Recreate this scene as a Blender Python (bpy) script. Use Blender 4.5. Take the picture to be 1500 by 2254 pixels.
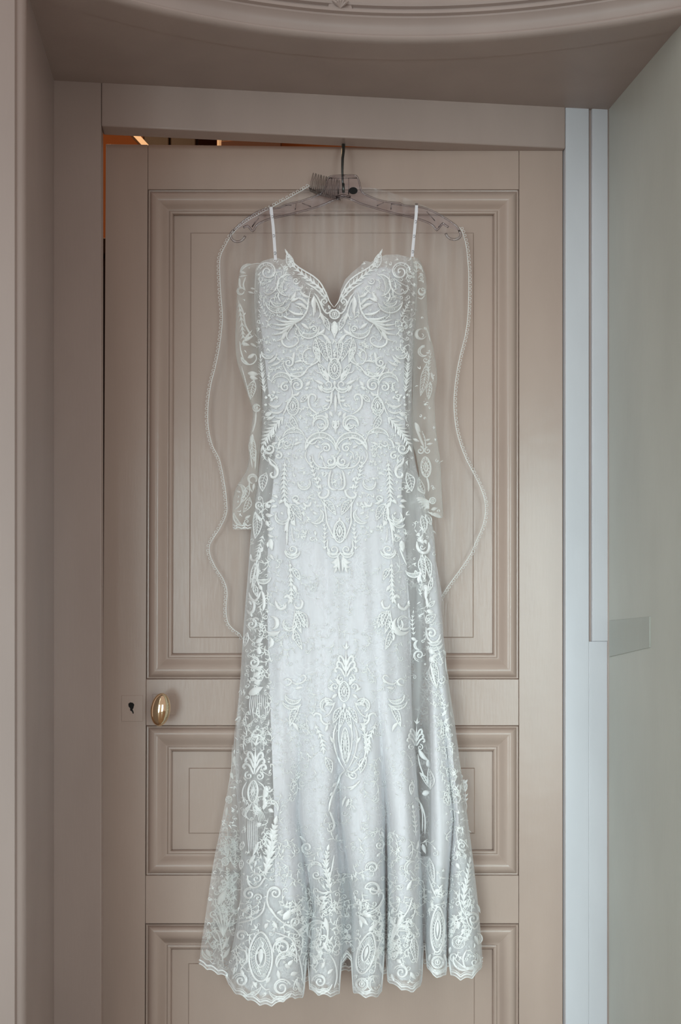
import bpy, bmesh, math, random
from mathutils import Vector
for o in list(bpy.data.objects): bpy.data.objects.remove(o)
C = bpy.context.scene.collection
S = bpy.context.scene

# ------------------------------------------------------------------ camera, world, lights, exposure
F_PX, DIST, EYE, PX0, PY0 = 2450.0, 2.058, 1.233, 750.0, 1285.0
cam = bpy.data.objects.new('camera', bpy.data.cameras.new('camera')); C.objects.link(cam)
cam.location = (0, -DIST, EYE); cam.rotation_euler = (math.pi/2, 0, 0)
cam.data.sensor_fit = 'VERTICAL'; cam.data.sensor_height = 36.0
cam.data.lens = 36.0*F_PX/2254.0
cam.data.shift_y = (PY0-1127.0)/2254.0
S.camera = cam
wd = bpy.data.worlds.new('world'); S.world = wd; wd.use_nodes = True
wd.node_tree.nodes['Background'].inputs[0].default_value = (0.62, 0.495, 0.45, 1)
wd.node_tree.nodes['Background'].inputs[1].default_value = 0.74
def area(name, loc, target, sx, sy, power, col):
    l = bpy.data.lights.new(name, 'AREA'); l.shape = 'RECTANGLE'; l.size = sx; l.size_y = sy
    l.energy = power; l.color = col
    o = bpy.data.objects.new(name, l); C.objects.link(o); o.location = loc
    d = Vector(target)-Vector(loc); o.rotation_euler = d.to_track_quat('-Z', 'Y').to_euler()
    return o
# tall window of the room, in front of the niche to the left
area('window_light_left', (-1.75, -3.4, 2.75), (0.25, 0, 1.0), 1.1, 3.4, 26, (0.80, 0.97, 1.0))
# two added narrow beams, left and right of the camera, brightening the lower right
low = area('fill_beam_low', (-1.15, -3.7, 1.0), (0.46, 0, 0.74), 0.95, 1.8, 5.6, (0.78, 0.97, 1.0))
low.data.spread = math.radians(46)
low = area('fill_beam_opposite', (1.22, -4.0, 1.0), (0.48, 0, 0.80), 0.95, 1.8, 5.6, (0.76, 0.97, 1.0))  # added beam from behind right, lifting the lower hinge side
low.data.spread = math.radians(48)
S.view_settings.view_transform = 'Standard'; S.view_settings.look = 'None'
S.view_settings.gamma = 1.0; S.view_settings.use_curve_mapping = False
S.view_settings.exposure = 0.0
S.cycles.transparent_max_bounces = 32

# ------------------------------------------------------------------ helpers
def W(px, py, y=0.0):
    s = (DIST+y)/F_PX
    return Vector(((px-PX0)*s, y, EYE+(PY0-py)*s))
def lerp(a, b, t): return a+(b-a)*t
def tab(T, v):
    if v <= T[0][0]: return T[0][1]
    for (a, x), (b, y) in zip(T, T[1:]):
        if v <= b: return x+(y-x)*(v-a)/(b-a)
    return T[-1][1]
def stab(T, v):                                     # smooth (monotone-ish cubic) table lookup
    n = len(T)
    if v <= T[0][0]: return T[0][1]
    if v >= T[-1][0]: return T[-1][1]
    for i in range(n-1):
        if v <= T[i+1][0]:
            x0, y0 = T[i]; x1, y1 = T[i+1]; h = x1-x0; t = (v-x0)/h
            m0 = (y1-T[i-1][1])/(x1-T[i-1][0]) if i > 0 else (y1-y0)/h
            m1 = (T[i+2][1]-y0)/(T[i+2][0]-x0) if i < n-2 else (y1-y0)/h
            return (2*t**3-3*t*t+1)*y0+(t**3-2*t*t+t)*h*m0+(3*t*t-2*t**3)*y1+(t**3-t*t)*h*m1
def sstep(a, b, v):
    t = max(0.0, min(1.0, (v-a)/(b-a))); return t*t*(3-2*t)
def obj(name, verts, faces, mat, parent=None, smooth=False, angle=None):
    me = bpy.data.meshes.new(name); me.from_pydata([tuple(v) for v in verts], [], faces); me.update()
    bm = bmesh.new(); bm.from_mesh(me); bmesh.ops.recalc_face_normals(bm, faces=bm.faces); bm.to_mesh(me); bm.free()
    if smooth or angle:
        me.shade_smooth()
        if angle: me.set_sharp_from_angle(angle=math.radians(angle))
    if mat: me.materials.append(mat)
    o = bpy.data.objects.new(name, me); C.objects.link(o)
    if parent: o.parent = parent
    return o
def tag(o, label, cat, group=None, kind=None):
    if label: o['label'] = label
    if cat: o['category'] = cat
    if group: o['group'] = group
    if kind: o['kind'] = kind
    return o
def empty(name, loc, label, cat, group=None, kind=None):
    o = bpy.data.objects.new(name, None); C.objects.link(o); o.empty_display_size = .05
    o.location = (0, 0, 0)
    return tag(o, label, cat, group, kind)
class MB:
    def __init__(s): s.v = []; s.f = []
    def add(s, vs, fs):
        n = len(s.v); s.v += [Vector(v) for v in vs]; s.f += [tuple(i+n for i in f) for f in fs]
    def prism(s, poly_front, dvec):
        n = len(poly_front); b = [Vector(p)+Vector(dvec) for p in poly_front]
        s.add(list(poly_front)+b, [tuple(range(n)), tuple(range(2*n-1, n-1, -1))]+[(i, (i+1) % n, n+(i+1) % n, n+i) for i in range(n)])
    def tube(s, pts, r, n=6, cap=True, rz=None):
        pts = [Vector(p) for p in pts]; m = len(pts)
        rr = r if isinstance(r, (list, tuple)) else [r]*m
        base = len(s.v); up = Vector((0, 1, 0))
        for i, p in enumerate(pts):
            t = (pts[min(i+1, m-1)]-pts[max(i-1, 0)])
            if t.length < 1e-9: t = Vector((0, 0, 1))
            t.normalize()
            a = t.cross(up)
            if a.length < .05: a = t.cross(Vector((1, 0, 0)))
            a.normalize(); b = t.cross(a)
            for k in range(n):
                an = 2*math.pi*k/n
                s.v.append(p+a*math.cos(an)*rr[i]+b*math.sin(an)*rr[i])
        for i in range(m-1):
            for k in range(n):
                q = base+i*n; s.f.append((q+k, q+(k+1) % n, q+n+(k+1) % n, q+n+k))
        if cap:
            s.f.append(tuple(base+k for k in range(n))); s.f.append(tuple(base+(m-1)*n+k for k in range(n-1, -1, -1)))
    def build(s, name, mat, parent=None, smooth=False, angle=None):
        return obj(name, s.v, s.f, mat, parent, smooth, angle)
def bevel(o, w, seg=2):
    m = o.modifiers.new('bevel', 'BEVEL'); m.width = w; m.segments = seg; m.limit_method = 'ANGLE'; m.angle_limit = math.radians(40)
    o.data.shade_smooth(); o.data.set_sharp_from_angle(angle=math.radians(35))
    return o
def catmull(P, step=3.0, closed=False):
    P = [tuple(p) for p in P]; n = len(P)
    if n < 3 and not closed:
        (x0, y0), (x1, y1) = P; k = max(2, int(math.hypot(x1-x0, y1-y0)/step))
        return [(lerp(x0, x1, i/k), lerp(y0, y1, i/k)) for i in range(k+1)]
    out = []
    for i in range(n if closed else n-1):
        p0 = P[(i-1) % n] if (closed or i > 0) else (2*P[0][0]-P[1][0], 2*P[0][1]-P[1][1])
        p1 = P[i]; p2 = P[(i+1) % n]
        p3 = P[(i+2) % n] if (closed or i < n-2) else (2*p2[0]-p1[0], 2*p2[1]-p1[1])
        k = max(2, int(math.hypot(p2[0]-p1[0], p2[1]-p1[1])/step))
        for j in range(k):
            t = j/k
            out.append(tuple(.5*(2*p1[a]+(p2[a]-p0[a])*t+(2*p0[a]-5*p1[a]+4*p2[a]-p3[a])*t*t+(3*p1[a]-p0[a]-3*p2[a]+p3[a])*t**3) for a in (0, 1)))
    if not closed: out.append(P[-1])
    return out

# ------------------------------------------------------------------ materials
def mat_base(name):
    m = bpy.data.materials.new(name); m.use_nodes = True
    nt = m.node_tree; return m, nt, nt.nodes['Principled BSDF']
def paint(name, col, rough=.23, bump=.12, var=.06, scale=9.0):
    m, nt, p = mat_base(name); N = nt.nodes; L = nt.links
    tc = N.new('ShaderNodeTexCoord')
    mp = N.new('ShaderNodeMapping'); mp.inputs['Scale'].default_value = (1, 1, .35); L.new(tc.outputs['Object'], mp.inputs[0])
    n1 = N.new('ShaderNodeTexNoise'); n1.inputs['Scale'].default_value = scale; n1.inputs['Detail'].default_value = 5; L.new(mp.outputs[0], n1.inputs['Vector'])
    r = N.new('ShaderNodeValToRGB'); r.color_ramp.elements[0].position = .3; r.color_ramp.elements[1].position = .75
    r.color_ramp.elements[0].color = (*[c*(1-var) for c in col], 1); r.color_ramp.elements[1].color = (*[min(1, c*(1+var)) for c in col], 1)
    L.new(n1.outputs[0], r.inputs[0]); L.new(r.outputs[0], p.inputs['Base Color'])
    p.inputs['Roughness'].default_value = rough; p.inputs['Specular IOR Level'].default_value = .30
    mp2 = N.new('ShaderNodeMapping'); mp2.inputs['Scale'].default_value = (1, 1, .12); L.new(tc.outputs['Object'], mp2.inputs[0])
    n2 = N.new('ShaderNodeTexNoise'); n2.inputs['Scale'].default_value = 240; n2.inputs['Detail'].default_value = 3; L.new(mp2.outputs[0], n2.inputs['Vector'])
    n3 = N.new('ShaderNodeTexNoise'); n3.inputs['Scale'].default_value = 22; n3.inputs['Detail'].default_value = 2; L.new(tc.outputs['Object'], n3.inputs['Vector'])
    ad = N.new('ShaderNodeMath'); ad.operation = 'MULTIPLY_ADD'; L.new(n3.outputs[0], ad.inputs[0]); ad.inputs[1].default_value = 3.0; L.new(n2.outputs[0], ad.inputs[2])
    b = N.new('ShaderNodeBump'); b.inputs['Strength'].default_value = bump; b.inputs['Distance'].default_value = .0012
    L.new(ad.outputs[0], b.inputs['Height']); L.new(b.outputs[0], p.inputs['Normal'])
    return m
def plain(name, col, rough=.6, metal=0.0, spec=.5):
    m, nt, p = mat_base(name); N = nt.nodes; L = nt.links
    n = N.new('ShaderNodeTexNoise'); n.inputs['Scale'].default_value = 30
    r = N.new('ShaderNodeValToRGB'); r.color_ramp.elements[0].color = (*[c*.88 for c in col], 1); r.color_ramp.elements[1].color = (*[min(1, c*1.08) for c in col], 1)
    L.new(n.outputs[0], r.inputs[0]); L.new(r.outputs[0], p.inputs['Base Color'])
    p.inputs['Roughness'].default_value = rough; p.inputs['Metallic'].default_value = metal
    p.inputs['Specular IOR Level'].default_value = spec
    return m
M_DOOR = paint('door_paint', (.44, .335, .283))
M_FRAME = paint('frame_paint', (.41, .325, .29))
M_POST = paint('white_post_paint', (.63, .635, .67), rough=.3)
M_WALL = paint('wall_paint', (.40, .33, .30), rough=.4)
M_JAMB = paint('jamb_paint', (.50, .50, .45), rough=.34)
M_SHADE_PATCH = paint('shade_patch_grey', (.42, .43, .39), rough=.4)  # darker grey that paints in shade on the right cheek
M_ROOM = paint('pale_green_wall', (.50, .55, .48), rough=.7)
M_BLACK = plain('black_hole', (.006, .005, .005), .9)
M_BRASS = plain('brass', (.90, .74, .50), .10, 1.0)
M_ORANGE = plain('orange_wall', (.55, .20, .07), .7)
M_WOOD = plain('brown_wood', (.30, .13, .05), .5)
M_DARK = plain('gap_block_dark', (.03, .018, .012), .6)
M_CREAM = plain('cream_board', (.62, .50, .38), .6)
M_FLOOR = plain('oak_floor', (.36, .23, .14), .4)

# ------------------------------------------------------------------ niche frame of reference (the door stands ajar, so its plane is turned from the niche)
TH = math.radians(6.9)
U = Vector((math.cos(TH), math.sin(TH), 0)); NV = Vector((math.sin(TH), -math.cos(TH), 0))
HG = Vector(((1240-PX0)*DIST/F_PX, 0, 0))
CAMP = Vector((0, -DIST, EYE))
def ray(px, py): return Vector(((px-PX0)/F_PX, 1.0, (PY0-py)/F_PX))
def hit(px, py, n, d):
    r = ray(px, py); return CAMP+r*((d-n.dot(CAMP))/n.dot(r))
def NW(px, py, w): return hit(px, py, NV, NV.dot(HG)+w)           # on the niche plane w in front of the hinge
def NU(px, py, u): return hit(px, py, U, U.dot(HG)+u)             # on a side plane
def NZ(px, py, z): return hit(px, py, Vector((0, 0, 1)), z)
def loc_uw(p): q = p-HG; return q.dot(U), q.dot(NV), p.z
def UW(u, w, z): 
    v = HG+U*u+NV*w; return Vector((v.x, v.y, z))
W0 = .012
uL = loc_uw(NW(119, 1000, W0))[0]; uR = loc_uw(NW(1340, 1000, W0))[0]
zS = .5*(NW(125, 184, W0).z+NW(1335, 235, W0).z)
uiL = loc_uw(NW(223, 1000, W0))[0]; uiR = loc_uw(NW(1246, 1000, W0))[0]
ziH = .5*(NW(226, 281, W0).z+NW(1245, 323, W0).z)
wJ = loc_uw(NU(52, 1000, uL))[1]
print('niche', uL, uR, zS, uiL, uiR, ziH, wJ)

def boxuw(u0, u1, w0, w1, z0, z1):
    m = MB(); m.prism([UW(u0, w1, z0), UW(u1, w1, z0), UW(u1, w1, z1), UW(u0, w1, z1)], NV*(w0-w1)); return m
TF = .040                                            # thickness of the frame lining
# door frame: head, two posts
o = bevel(boxuw(uiL+.0003, uiR-.0003, W0-TF, W0, ziH, zS+.02).build('trim_1', M_FRAME), .0022); tag(o, 'painted head board across the top of the door frame', 'door frame', kind='structure')
o = bevel(boxuw(uL-.01, uiL, W0-TF, W0-.0004, 0, zS+.02).build('trim_2', M_FRAME), .0022); tag(o, 'taupe left post of the door frame beside the dark gap', 'door frame', kind='structure')
u1 = loc_uw(NW(1298, 900, W0))[0]; u2 = loc_uw(NW(1304, 900, W0))[0]; zg = NW(1300, 1412, W0).z
o = bevel(boxuw(uiR, u1, W0-TF, W0-.0004, 0, zS+.02).build('trim_3', M_POST), .0016); tag(o, 'pale right post of the door frame next to the hinged edge', 'door frame', kind='structure')
m = boxuw(u2, uR+.01, W0-TF, W0+.0008, zg, zS+.02); o = bevel(m.build('trim_4', M_POST), .0016); tag(o, 'narrow cover board in the right corner of the door niche', 'door frame', kind='structure')
m = boxuw(u1-.0006, uR+.01, W0-TF, W0-.0006, 0, zg); bevel(m.build('lower_board', M_POST, o), .0012)
m = boxuw(u1, u2, W0-TF, W0-.006, zg, zS+.02); m.build('joint', M_FRAME, o)
# stops behind the door so the gap stays dark
# niche cheeks, soffit
WD = .60
m = MB(); m.prism([UW(uL, W0-TF, 0), UW(uL, wJ, 0), UW(uL, wJ, zS+.02), UW(uL, W0-TF, zS+.02)], U*-.05)
o = bevel(m.build('wall_left', M_WALL), .002); tag(o, 'taupe left cheek of the door niche', 'wall', kind='structure')
m = MB(); m.prism([UW(uR, W0-TF, 0), UW(uR, WD, 0), UW(uR, WD, zS+.02), UW(uR, W0-TF, zS+.02)], U*.05)
o = m.build('wall_right', M_JAMB); tag(o, 'smooth grey taupe right cheek of the door niche', 'wall', kind='structure')
# thin bead in the right corner
m = MB(); m.tube([UW(uR, W0, 0), UW(uR, W0, zS)], .0022, 6); m.build('corner_bead', M_FRAME, o, smooth=True)
# thin added plate on the right cheek, coloured darker as a soft shadow
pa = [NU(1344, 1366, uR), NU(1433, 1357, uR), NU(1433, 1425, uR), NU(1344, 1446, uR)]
m = MB(); m.prism([p-U*.002 for p in pa], U*.003); bevel(m.build('shade_patch', M_SHADE_PATCH, o), .0008)
# curve of the room wall seen from below
CURVE = [(60, -52), (160, -22), (250, 11), (330, 33), (400, 50), (470, 63), (550, 74), (650, 84), (750, 91), (850, 95), (950, 97), (1050, 93), (1150, 85), (1250, 75), (1350, 62), (1450, 46), (1530, 32), (1640, 4)]
cur = [loc_uw(NZ(px, py, zS)) for px, py in CURVE]
cu = [(a, b) for a, b, _ in cur]
print('curve', cu[0], cu[5], cu[10], cu[-1])
# fit a smooth quadratic w(u) so that the cornice is one true arc
def quadfit(P):
    S0 = [sum(p[0]**k for p in P) for k in range(5)]; T0 = [sum(p[1]*p[0]**k for p in P) for k in range(3)]
    A = [[S0[0], S0[1], S0[2], T0[0]], [S0[1], S0[2], S0[3], T0[1]], [S0[2], S0[3], S0[4], T0[2]]]
    for i in range(3):
        for j in range(3):
            if j != i:
                f = A[j][i]/A[i][i]; A[j] = [a-f*b for a, b in zip(A[j], A[i])]
    return [A[i][3]/A[i][i] for i in range(3)]
qa, qb, qc = quadfit(cu)
def wc(u): return qa+qb*u+qc*u*u
NS = 72
us = [lerp(uL, uR+.06, i/NS) for i in range(NS+1)]
v = []; f = []
for u in us: v += [UW(u, W0-TF, zS), UW(u, wc(u), zS)]
for i in range(NS): f.append((2*i, 2*i+1, 2*i+3, 2*i+2))
n = len(v); v += [p+Vector((0, 0, .02)) for p in v]
f += [tuple(n+k for k in reversed(q)) for q in f]
f += [(2*i+1, n+2*i+1, n+2*i+3, 2*i+3) for i in range(NS)]+[(2*i, 2*i+2, n+2*i+2, n+2*i) for i in range(NS)]
o = obj('ceiling', v, f, M_WALL); tag(o, 'dark taupe soffit of the door niche under the curved moulding', 'ceiling', kind='structure')
# architrave moulding sweeping over the niche (profile: outward w, height)
PROF = [(-.05, .0), (.002, .0), (.009, .0005), (.0135, .003), (.015, .0065), (.0135, .010), (.009, .0125), (.003, .0128), (.0015, .0145), (.0, .020), (.001, .027), (.004, .0335), (.0085, .0385), (.0095, .0395),
        (.0095, .0425), (.015, .0445), (.0155, .0485), (.009, .0505), (.008, .0545), (.0135, .0565), (.0150, .060), (.0125, .0635), (.005, .0645), (.004, .080), (-.05, .080)]
v = []; f = []; k = len(PROF)
us2 = [lerp(uL-.16, uR+.12, i/NS) for i in range(NS+1)]
for u in us2:
    for a, h in PROF: v.append(UW(u, wc(u)+a, zS-.001+h))
for i in range(NS):
    for j in range(k-1): f.append((i*k+j, (i+1)*k+j, (i+1)*k+j+1, i*k+j+1))
f.append(tuple(range(k))); f.append(tuple(NS*k+j for j in range(k-1, -1, -1)))
arch = obj('trim_5', v, f, M_WALL, angle=40); tag(arch, 'curved moulded architrave arching over the door niche', 'moulding', kind='structure')
# small carved keystone sprig in the middle of the architrave
kc = NW(748, 14, wc(loc_uw(NW(748, 14, .2))[0])+.006)
m = MB()
uk = loc_uw(kc)[0]; wk = wc(uk)+.012; zk = zS+.048
m.prism([UW(uk-.020, wk, zk), UW(uk-.012, wk+.003, zk-.003), UW(uk, wk+.004, zk-.001), UW(uk+.012, wk+.003, zk-.003), UW(uk+.020, wk, zk), UW(uk+.016, wk, zk+.016), UW(uk-.016, wk, zk+.016)], NV*-.012)
for a in (-50, -25, 0, 25, 50):
    ra = math.radians(a); tip = UW(uk+math.sin(ra)*.017, wk+.005, zk+.002+math.cos(ra)*.014)
    m.tube([UW(uk, wk+.003, zk), tip.lerp(UW(uk, wk+.003, zk), .45)+NV*.003, tip], [.0012, .0028, .0006], 6)
m.build('keystone_sprig', M_WALL, arch, angle=40)
# curved room wall above the moulding
v = []; f = []
for u in us2: v += [UW(u, wc(u)-.002, zS+.06), UW(u, wc(u)-.002, zS+.75), UW(u, wc(u)-.10, zS+.75), UW(u, wc(u)-.10, zS+.06)]
for i in range(NS):
    for j in range(4): f.append((4*i+j, 4*i+4+j, 4*i+4+(j+1) % 4, 4*i+(j+1) % 4))
f += [(0, 1, 2, 3), (4*NS+3, 4*NS+2, 4*NS+1, 4*NS)]
o = obj('wall_front', v, f, M_ROOM, smooth=False); tag(o, 'pale green room wall above the curved moulding', 'wall', kind='structure')
# left architrave: stepped bead running down the edge of the left cheek
pl = []
PR = [(.0, wJ-.012), (.0, wJ), (.0015, wJ+.002), (.0022, wJ+.010), (.006, wJ+.014), (.0075, wJ+.021), (.006, wJ+.028), (.001, wJ+.032), (-.004, wJ+.034), (-.006, wJ+.040), (-.03, wJ+.042), (-.055, wJ+.042), (-.055, wJ-.012)]
zt = zS+.06
v = [UW(uL+a, w, 0) for a, w in PR]+[UW(uL+a, w, zt) for a, w in PR]; k = len(PR)
f = [(j, (j+1) % k, k+(j+1) % k, k+j) for j in range(k)]+[tuple(range(k-1, -1, -1)), tuple(range(k, 2*k))]
o = obj('trim_6', v, f, M_WALL, angle=40); tag(o, 'rounded bead moulding down the left edge of the niche', 'moulding', kind='structure')
# room wall to the left of the bead
m = MB(); m.prism([UW(uL-.05, wJ+.030, 0), UW(uL-.9, wJ+.33, 0), UW(uL-.9, wJ+.33, zS+.75), UW(uL-.05, wJ+.030, zS+.75)], NV*-.06)
o = m.build('wall_side', M_WALL); tag(o, 'room wall beyond the bead at the far left edge', 'wall', kind='structure')
# floor, and the room behind the door
m = MB(); m.prism([(-3.2, -4.2, 0), (3.2, -4.2, 0), (3.2, 3.2, 0), (-3.2, 3.2, 0)], (0, 0, -.05))
o = m.build('floor', M_FLOOR); tag(o, 'oak floor below the door', 'floor', kind='structure')
BR = .02
def bw(px0, px1, py0, py1, y0, th):
    a, b, c, d = W(px0, py1, y0), W(px1, py1, y0), W(px1, py0, y0), W(px0, py0, y0)
    q = MB(); q.prism([a, b, c, d], (0, th, 0)); return q
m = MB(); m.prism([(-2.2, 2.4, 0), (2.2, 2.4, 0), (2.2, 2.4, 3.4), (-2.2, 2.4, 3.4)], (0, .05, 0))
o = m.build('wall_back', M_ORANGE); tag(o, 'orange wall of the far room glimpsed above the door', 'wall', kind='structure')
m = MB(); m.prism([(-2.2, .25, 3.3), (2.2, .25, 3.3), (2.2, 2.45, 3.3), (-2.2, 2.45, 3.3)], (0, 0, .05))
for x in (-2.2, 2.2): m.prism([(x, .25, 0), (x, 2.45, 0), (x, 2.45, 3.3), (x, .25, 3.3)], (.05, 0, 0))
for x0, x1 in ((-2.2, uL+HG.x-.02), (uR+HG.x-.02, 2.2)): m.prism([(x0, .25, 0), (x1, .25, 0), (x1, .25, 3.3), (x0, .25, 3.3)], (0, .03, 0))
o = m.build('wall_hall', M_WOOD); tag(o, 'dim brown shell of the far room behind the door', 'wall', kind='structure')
# tall dark added block and timber posts in the far room
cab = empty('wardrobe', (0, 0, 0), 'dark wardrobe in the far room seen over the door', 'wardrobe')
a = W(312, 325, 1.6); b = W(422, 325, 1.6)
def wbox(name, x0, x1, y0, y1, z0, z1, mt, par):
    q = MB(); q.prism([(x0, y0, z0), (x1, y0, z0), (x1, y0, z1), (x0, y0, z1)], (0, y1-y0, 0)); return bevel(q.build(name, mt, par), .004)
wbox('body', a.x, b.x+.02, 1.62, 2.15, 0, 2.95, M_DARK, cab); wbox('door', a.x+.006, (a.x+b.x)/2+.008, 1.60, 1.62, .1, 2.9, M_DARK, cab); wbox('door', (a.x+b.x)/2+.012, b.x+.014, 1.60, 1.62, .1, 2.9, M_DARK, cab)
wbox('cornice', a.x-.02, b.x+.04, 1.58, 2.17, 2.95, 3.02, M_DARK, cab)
m = MB(); p0 = W(285, 290, 1.4); p1 = W(322, 330, 1.4); d = (p1-p0)*3
m.prism([p0-d*.3, p0-d*.3+Vector((.022, 0, 0)), p1+d*.3+Vector((.022, 0, 0)), p1+d*.3], (0, .05, 0))
m.build('brace', M_CREAM, cab)
a = W(478, 300, 1.2); b = W(490, 300, 1.2)
o = empty('timber_post', (0, 0, 0), 'slim cream post in the far room seen over the door', 'post')
wbox('shaft', a.x, b.x, 1.2, 1.26, 0, 3.2, M_CREAM, o); wbox('foot', a.x-.01, b.x+.01, 1.19, 1.27, 0, .12, M_DARK, o); wbox('side_board', b.x, b.x+.016, 1.2, 1.26, .05, 3.2, M_DARK, o)
o = empty('plank', (0, 0, 0), 'slanted brown plank leaning in the far room above the door', 'plank')
a = W(505, 318, .9); b = W(600, 309, .9); e = (b-a)
m = MB(); m.prism([a-e*.2+Vector((0, 0, -.05)), b+e*.2+Vector((0, 0, -.02)), b+e*.2+Vector((0, 0, .006)), a-e*.2+Vector((0, 0, .012))], (0, .04, 0)); bevel(m.build('board', M_WOOD, o), .002)
m = MB(); q0 = a.lerp(b, .5)+Vector((0, .04, -.03)); m.tube([Vector((q0.x, q0.y, 0)), q0], .012, 8); m.build('prop', M_WOOD, o)
o = empty('gap_block', (0, 0, 0), 'tall dark block added in the far room to blacken the left gap', 'gap_block')  # invented dark block so the left gap reads black
wbox('gap_block_body', -1.25, -.56, .62, 1.0, .06, 2.02, M_DARK, o); wbox('gap_block_top', -1.28, -.53, .60, 1.02, 2.02, 2.06, M_DARK, o); wbox('gap_block_base', -1.24, -.57, .63, .99, 0, .06, M_DARK, o)
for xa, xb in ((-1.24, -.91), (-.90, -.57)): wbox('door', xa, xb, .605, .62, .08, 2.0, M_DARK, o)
lg = bpy.data.lights.new('hall_lamp', 'POINT'); lg.energy = 16; lg.color = (1.0, .66, .38); lg.shadow_soft_size = .12
lo = bpy.data.objects.new('hall_lamp', lg); C.objects.link(lo); lo.location = (-.75, .9, 2.75)

# ------------------------------------------------------------------ the door
door = empty('door_1', (0, 0, 0), 'taupe painted three panel door hung with the wedding dress', 'door', kind='structure')
def SK(px, py): return px-(1240-px)/1010*9*(py-317)/2428
def DP(px, py, y=0.0): return W(SK(px, py), py, y)
DTH = .04; ZB = 2745
def board(name, poly, y=0.0, mt=M_DOOR):
    m = MB(); m.prism([DP(px, py, y) for px, py in poly], (0, DTH-y, 0)); return bevel(m.build(name, mt, door), .0009, 2)
board('stile', [(229, ZB), (325.4, ZB), (325.4, 318.2), (233, 317.0)])
board('stile', [(1143.6, ZB), (1239.5, ZB), (1239.5, 328.2), (1143.6, 327.2)])
board('rail', [(326, 417), (1143, 417), (1143, 327.2), (326, 318.2)], .0003)
board('rail', [(326, 1597), (1143, 1597), (1143, 1495), (326, 1495)], .0003)
board('rail', [(326, 2033), (1143, 2033), (1143, 1927), (326, 1927)], .0003)
board('rail', [(326, ZB), (1143, ZB), (1143, 2640), (326, 2640)], .0003)
MP = [(0, .000), (1.5, .004), (4, .0045), (6, .001), (9, -.0035), (14, -.0055), (20, -.0055), (27, -.003), (34, .002), (40, .0065), (44, .0085), (46, .0085), (47.5, .0055), (50, .005), (53.5, .0065), (56, .0105), (57, .0155)]
GRD = .0155
def panel(x0, y0, x1, y1, fx0, fy0, fx1, fy1):
    pn_v = []; pn_f = []
    k = 56
    gx0, gy0, gx1, gy1 = x0+k, y0+k, x1-k, y1-k
    R = [[(gx0, gy0), (gx1, gy0), (gx1, gy1), (gx0, gy1)], [(fx0, fy0), (fx1, fy0), (fx1, fy1), (fx0, fy1)], [(fx0+2.2, fy0+2.2), (fx1-2.2, fy0+2.2), (fx1-2.2, fy1-2.2), (fx0+2.2, fy1-2.2)]]
    for ring, dy in zip(R, (GRD, GRD, GRD-.003)): pn_v += [DP(a, b, dy) for a, b in ring]
    for j in (0, 1):
        for i in range(4): pn_f.append((4*j+i, 4*j+(i+1) % 4, 4*j+4+(i+1) % 4, 4*j+4+i))
    pn_f.append((8, 9, 10, 11))
    n = len(pn_v); pn_v += [DP(a, b, DTH-.008) for a, b in R[0]]; pn_f.append((n+3, n+2, n+1, n))
    for i in range(4): pn_f.append((i, n+i, n+(i+1) % 4, (i+1) % 4))
    pn = obj('panel', pn_v, pn_f, M_DOOR, door)
    for side in range(4):
        v = []
        for t, d in MP:
            c = [(x0+t, y0+t), (x1-t, y0+t), (x1-t, y1-t), (x0+t, y1-t)]
            a, b = c[side], c[(side+1) % 4]
            g = .35                                     # hairline at the mitre
            v += [DP(a[0], a[1], d), DP(b[0], b[1], d)]
        v += [DP(c[side][0], c[side][1], .03), DP(c[(side+1) % 4][0], c[(side+1) % 4][1], .03)]
        c = [(x0, y0), (x1, y0), (x1, y1), (x0, y1)]
        v += [DP(*c[side], .03), DP(*c[(side+1) % 4], .03)]
        k = len(v)//2
        f = [(2*i, 2*i+1, (2*i+3) % (2*k), (2*i+2) % (2*k)) for i in range(k)]
        f += [tuple(2*i for i in range(k)), tuple(2*i+1 for i in range(k-1, -1, -1))]
        obj('moulding', v, f, M_DOOR, pn, angle=50)
panel(327, 417.5, 1142.5, 1494.5, 420, 512, 1044, 1404)
panel(327, 1597.5, 1142.5, 1926.5, 420, 1690, 1047, 1835)
panel(327, 2033.5, 1142.5, 2639.5, 420, 2120, 1047, 2556)
# keyhole plate, rose plate, brass knob
m = MB(); m.prism([DP(a, b, -.0012) for a, b in ((272, 1588), (319, 1588), (319, 1531), (272, 1531))], (0, .002, 0)); kp = bevel(m.build('keyhole_plate', M_DOOR, door), .0006)
kh = [(294+6.5*math.cos(a), 1553+6.5*math.sin(a)*1.05) for a in [math.radians(t) for t in range(60, -250, -24)]]
kh = [(298, 1559), (300, 1551), (297, 1547), (291, 1546), (287, 1549), (287.5, 1555), (291, 1559), (291, 1564), (295, 1566), (297, 1571.5), (299, 1570), (298, 1565), (296, 1562)]
m = MB(); m.prism([DP(a, b, -.0015) for a, b in kh], (0, .0004, 0)); tag(m.build('keyhole', M_BLACK, kp), 'black keyhole', None)
m = MB(); m.prism([DP(a, b, -.001) for a, b in ((340, 1574), (390, 1574), (390, 1528), (340, 1528))], (0, .002, 0)); bevel(m.build('rose_plate', M_DOOR, door), .0006)
kn = bpy.data.objects.new('knob', None)
v = []; f = []; c = DP(357.5, 1562, -.052); na, nb = 40, 28
for i in range(nb+1):
    ph = math.pi*i/nb
    for j in range(na):
        th = 2*math.pi*j/na
        x = .0178*math.sin(ph)*math.cos(th); y = .0150*math.sin(ph)*math.sin(th); z = .0300*math.cos(ph)
        rt = math.radians(-7); x, z = x*math.cos(rt)-z*math.sin(rt), x*math.sin(rt)+z*math.cos(rt)
        v.append((c.x+x, c.y+y, c.z+z))
for i in range(nb):
    for j in range(na): f.append((i*na+j, i*na+(j+1) % na, (i+1)*na+(j+1) % na, (i+1)*na+j))
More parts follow.
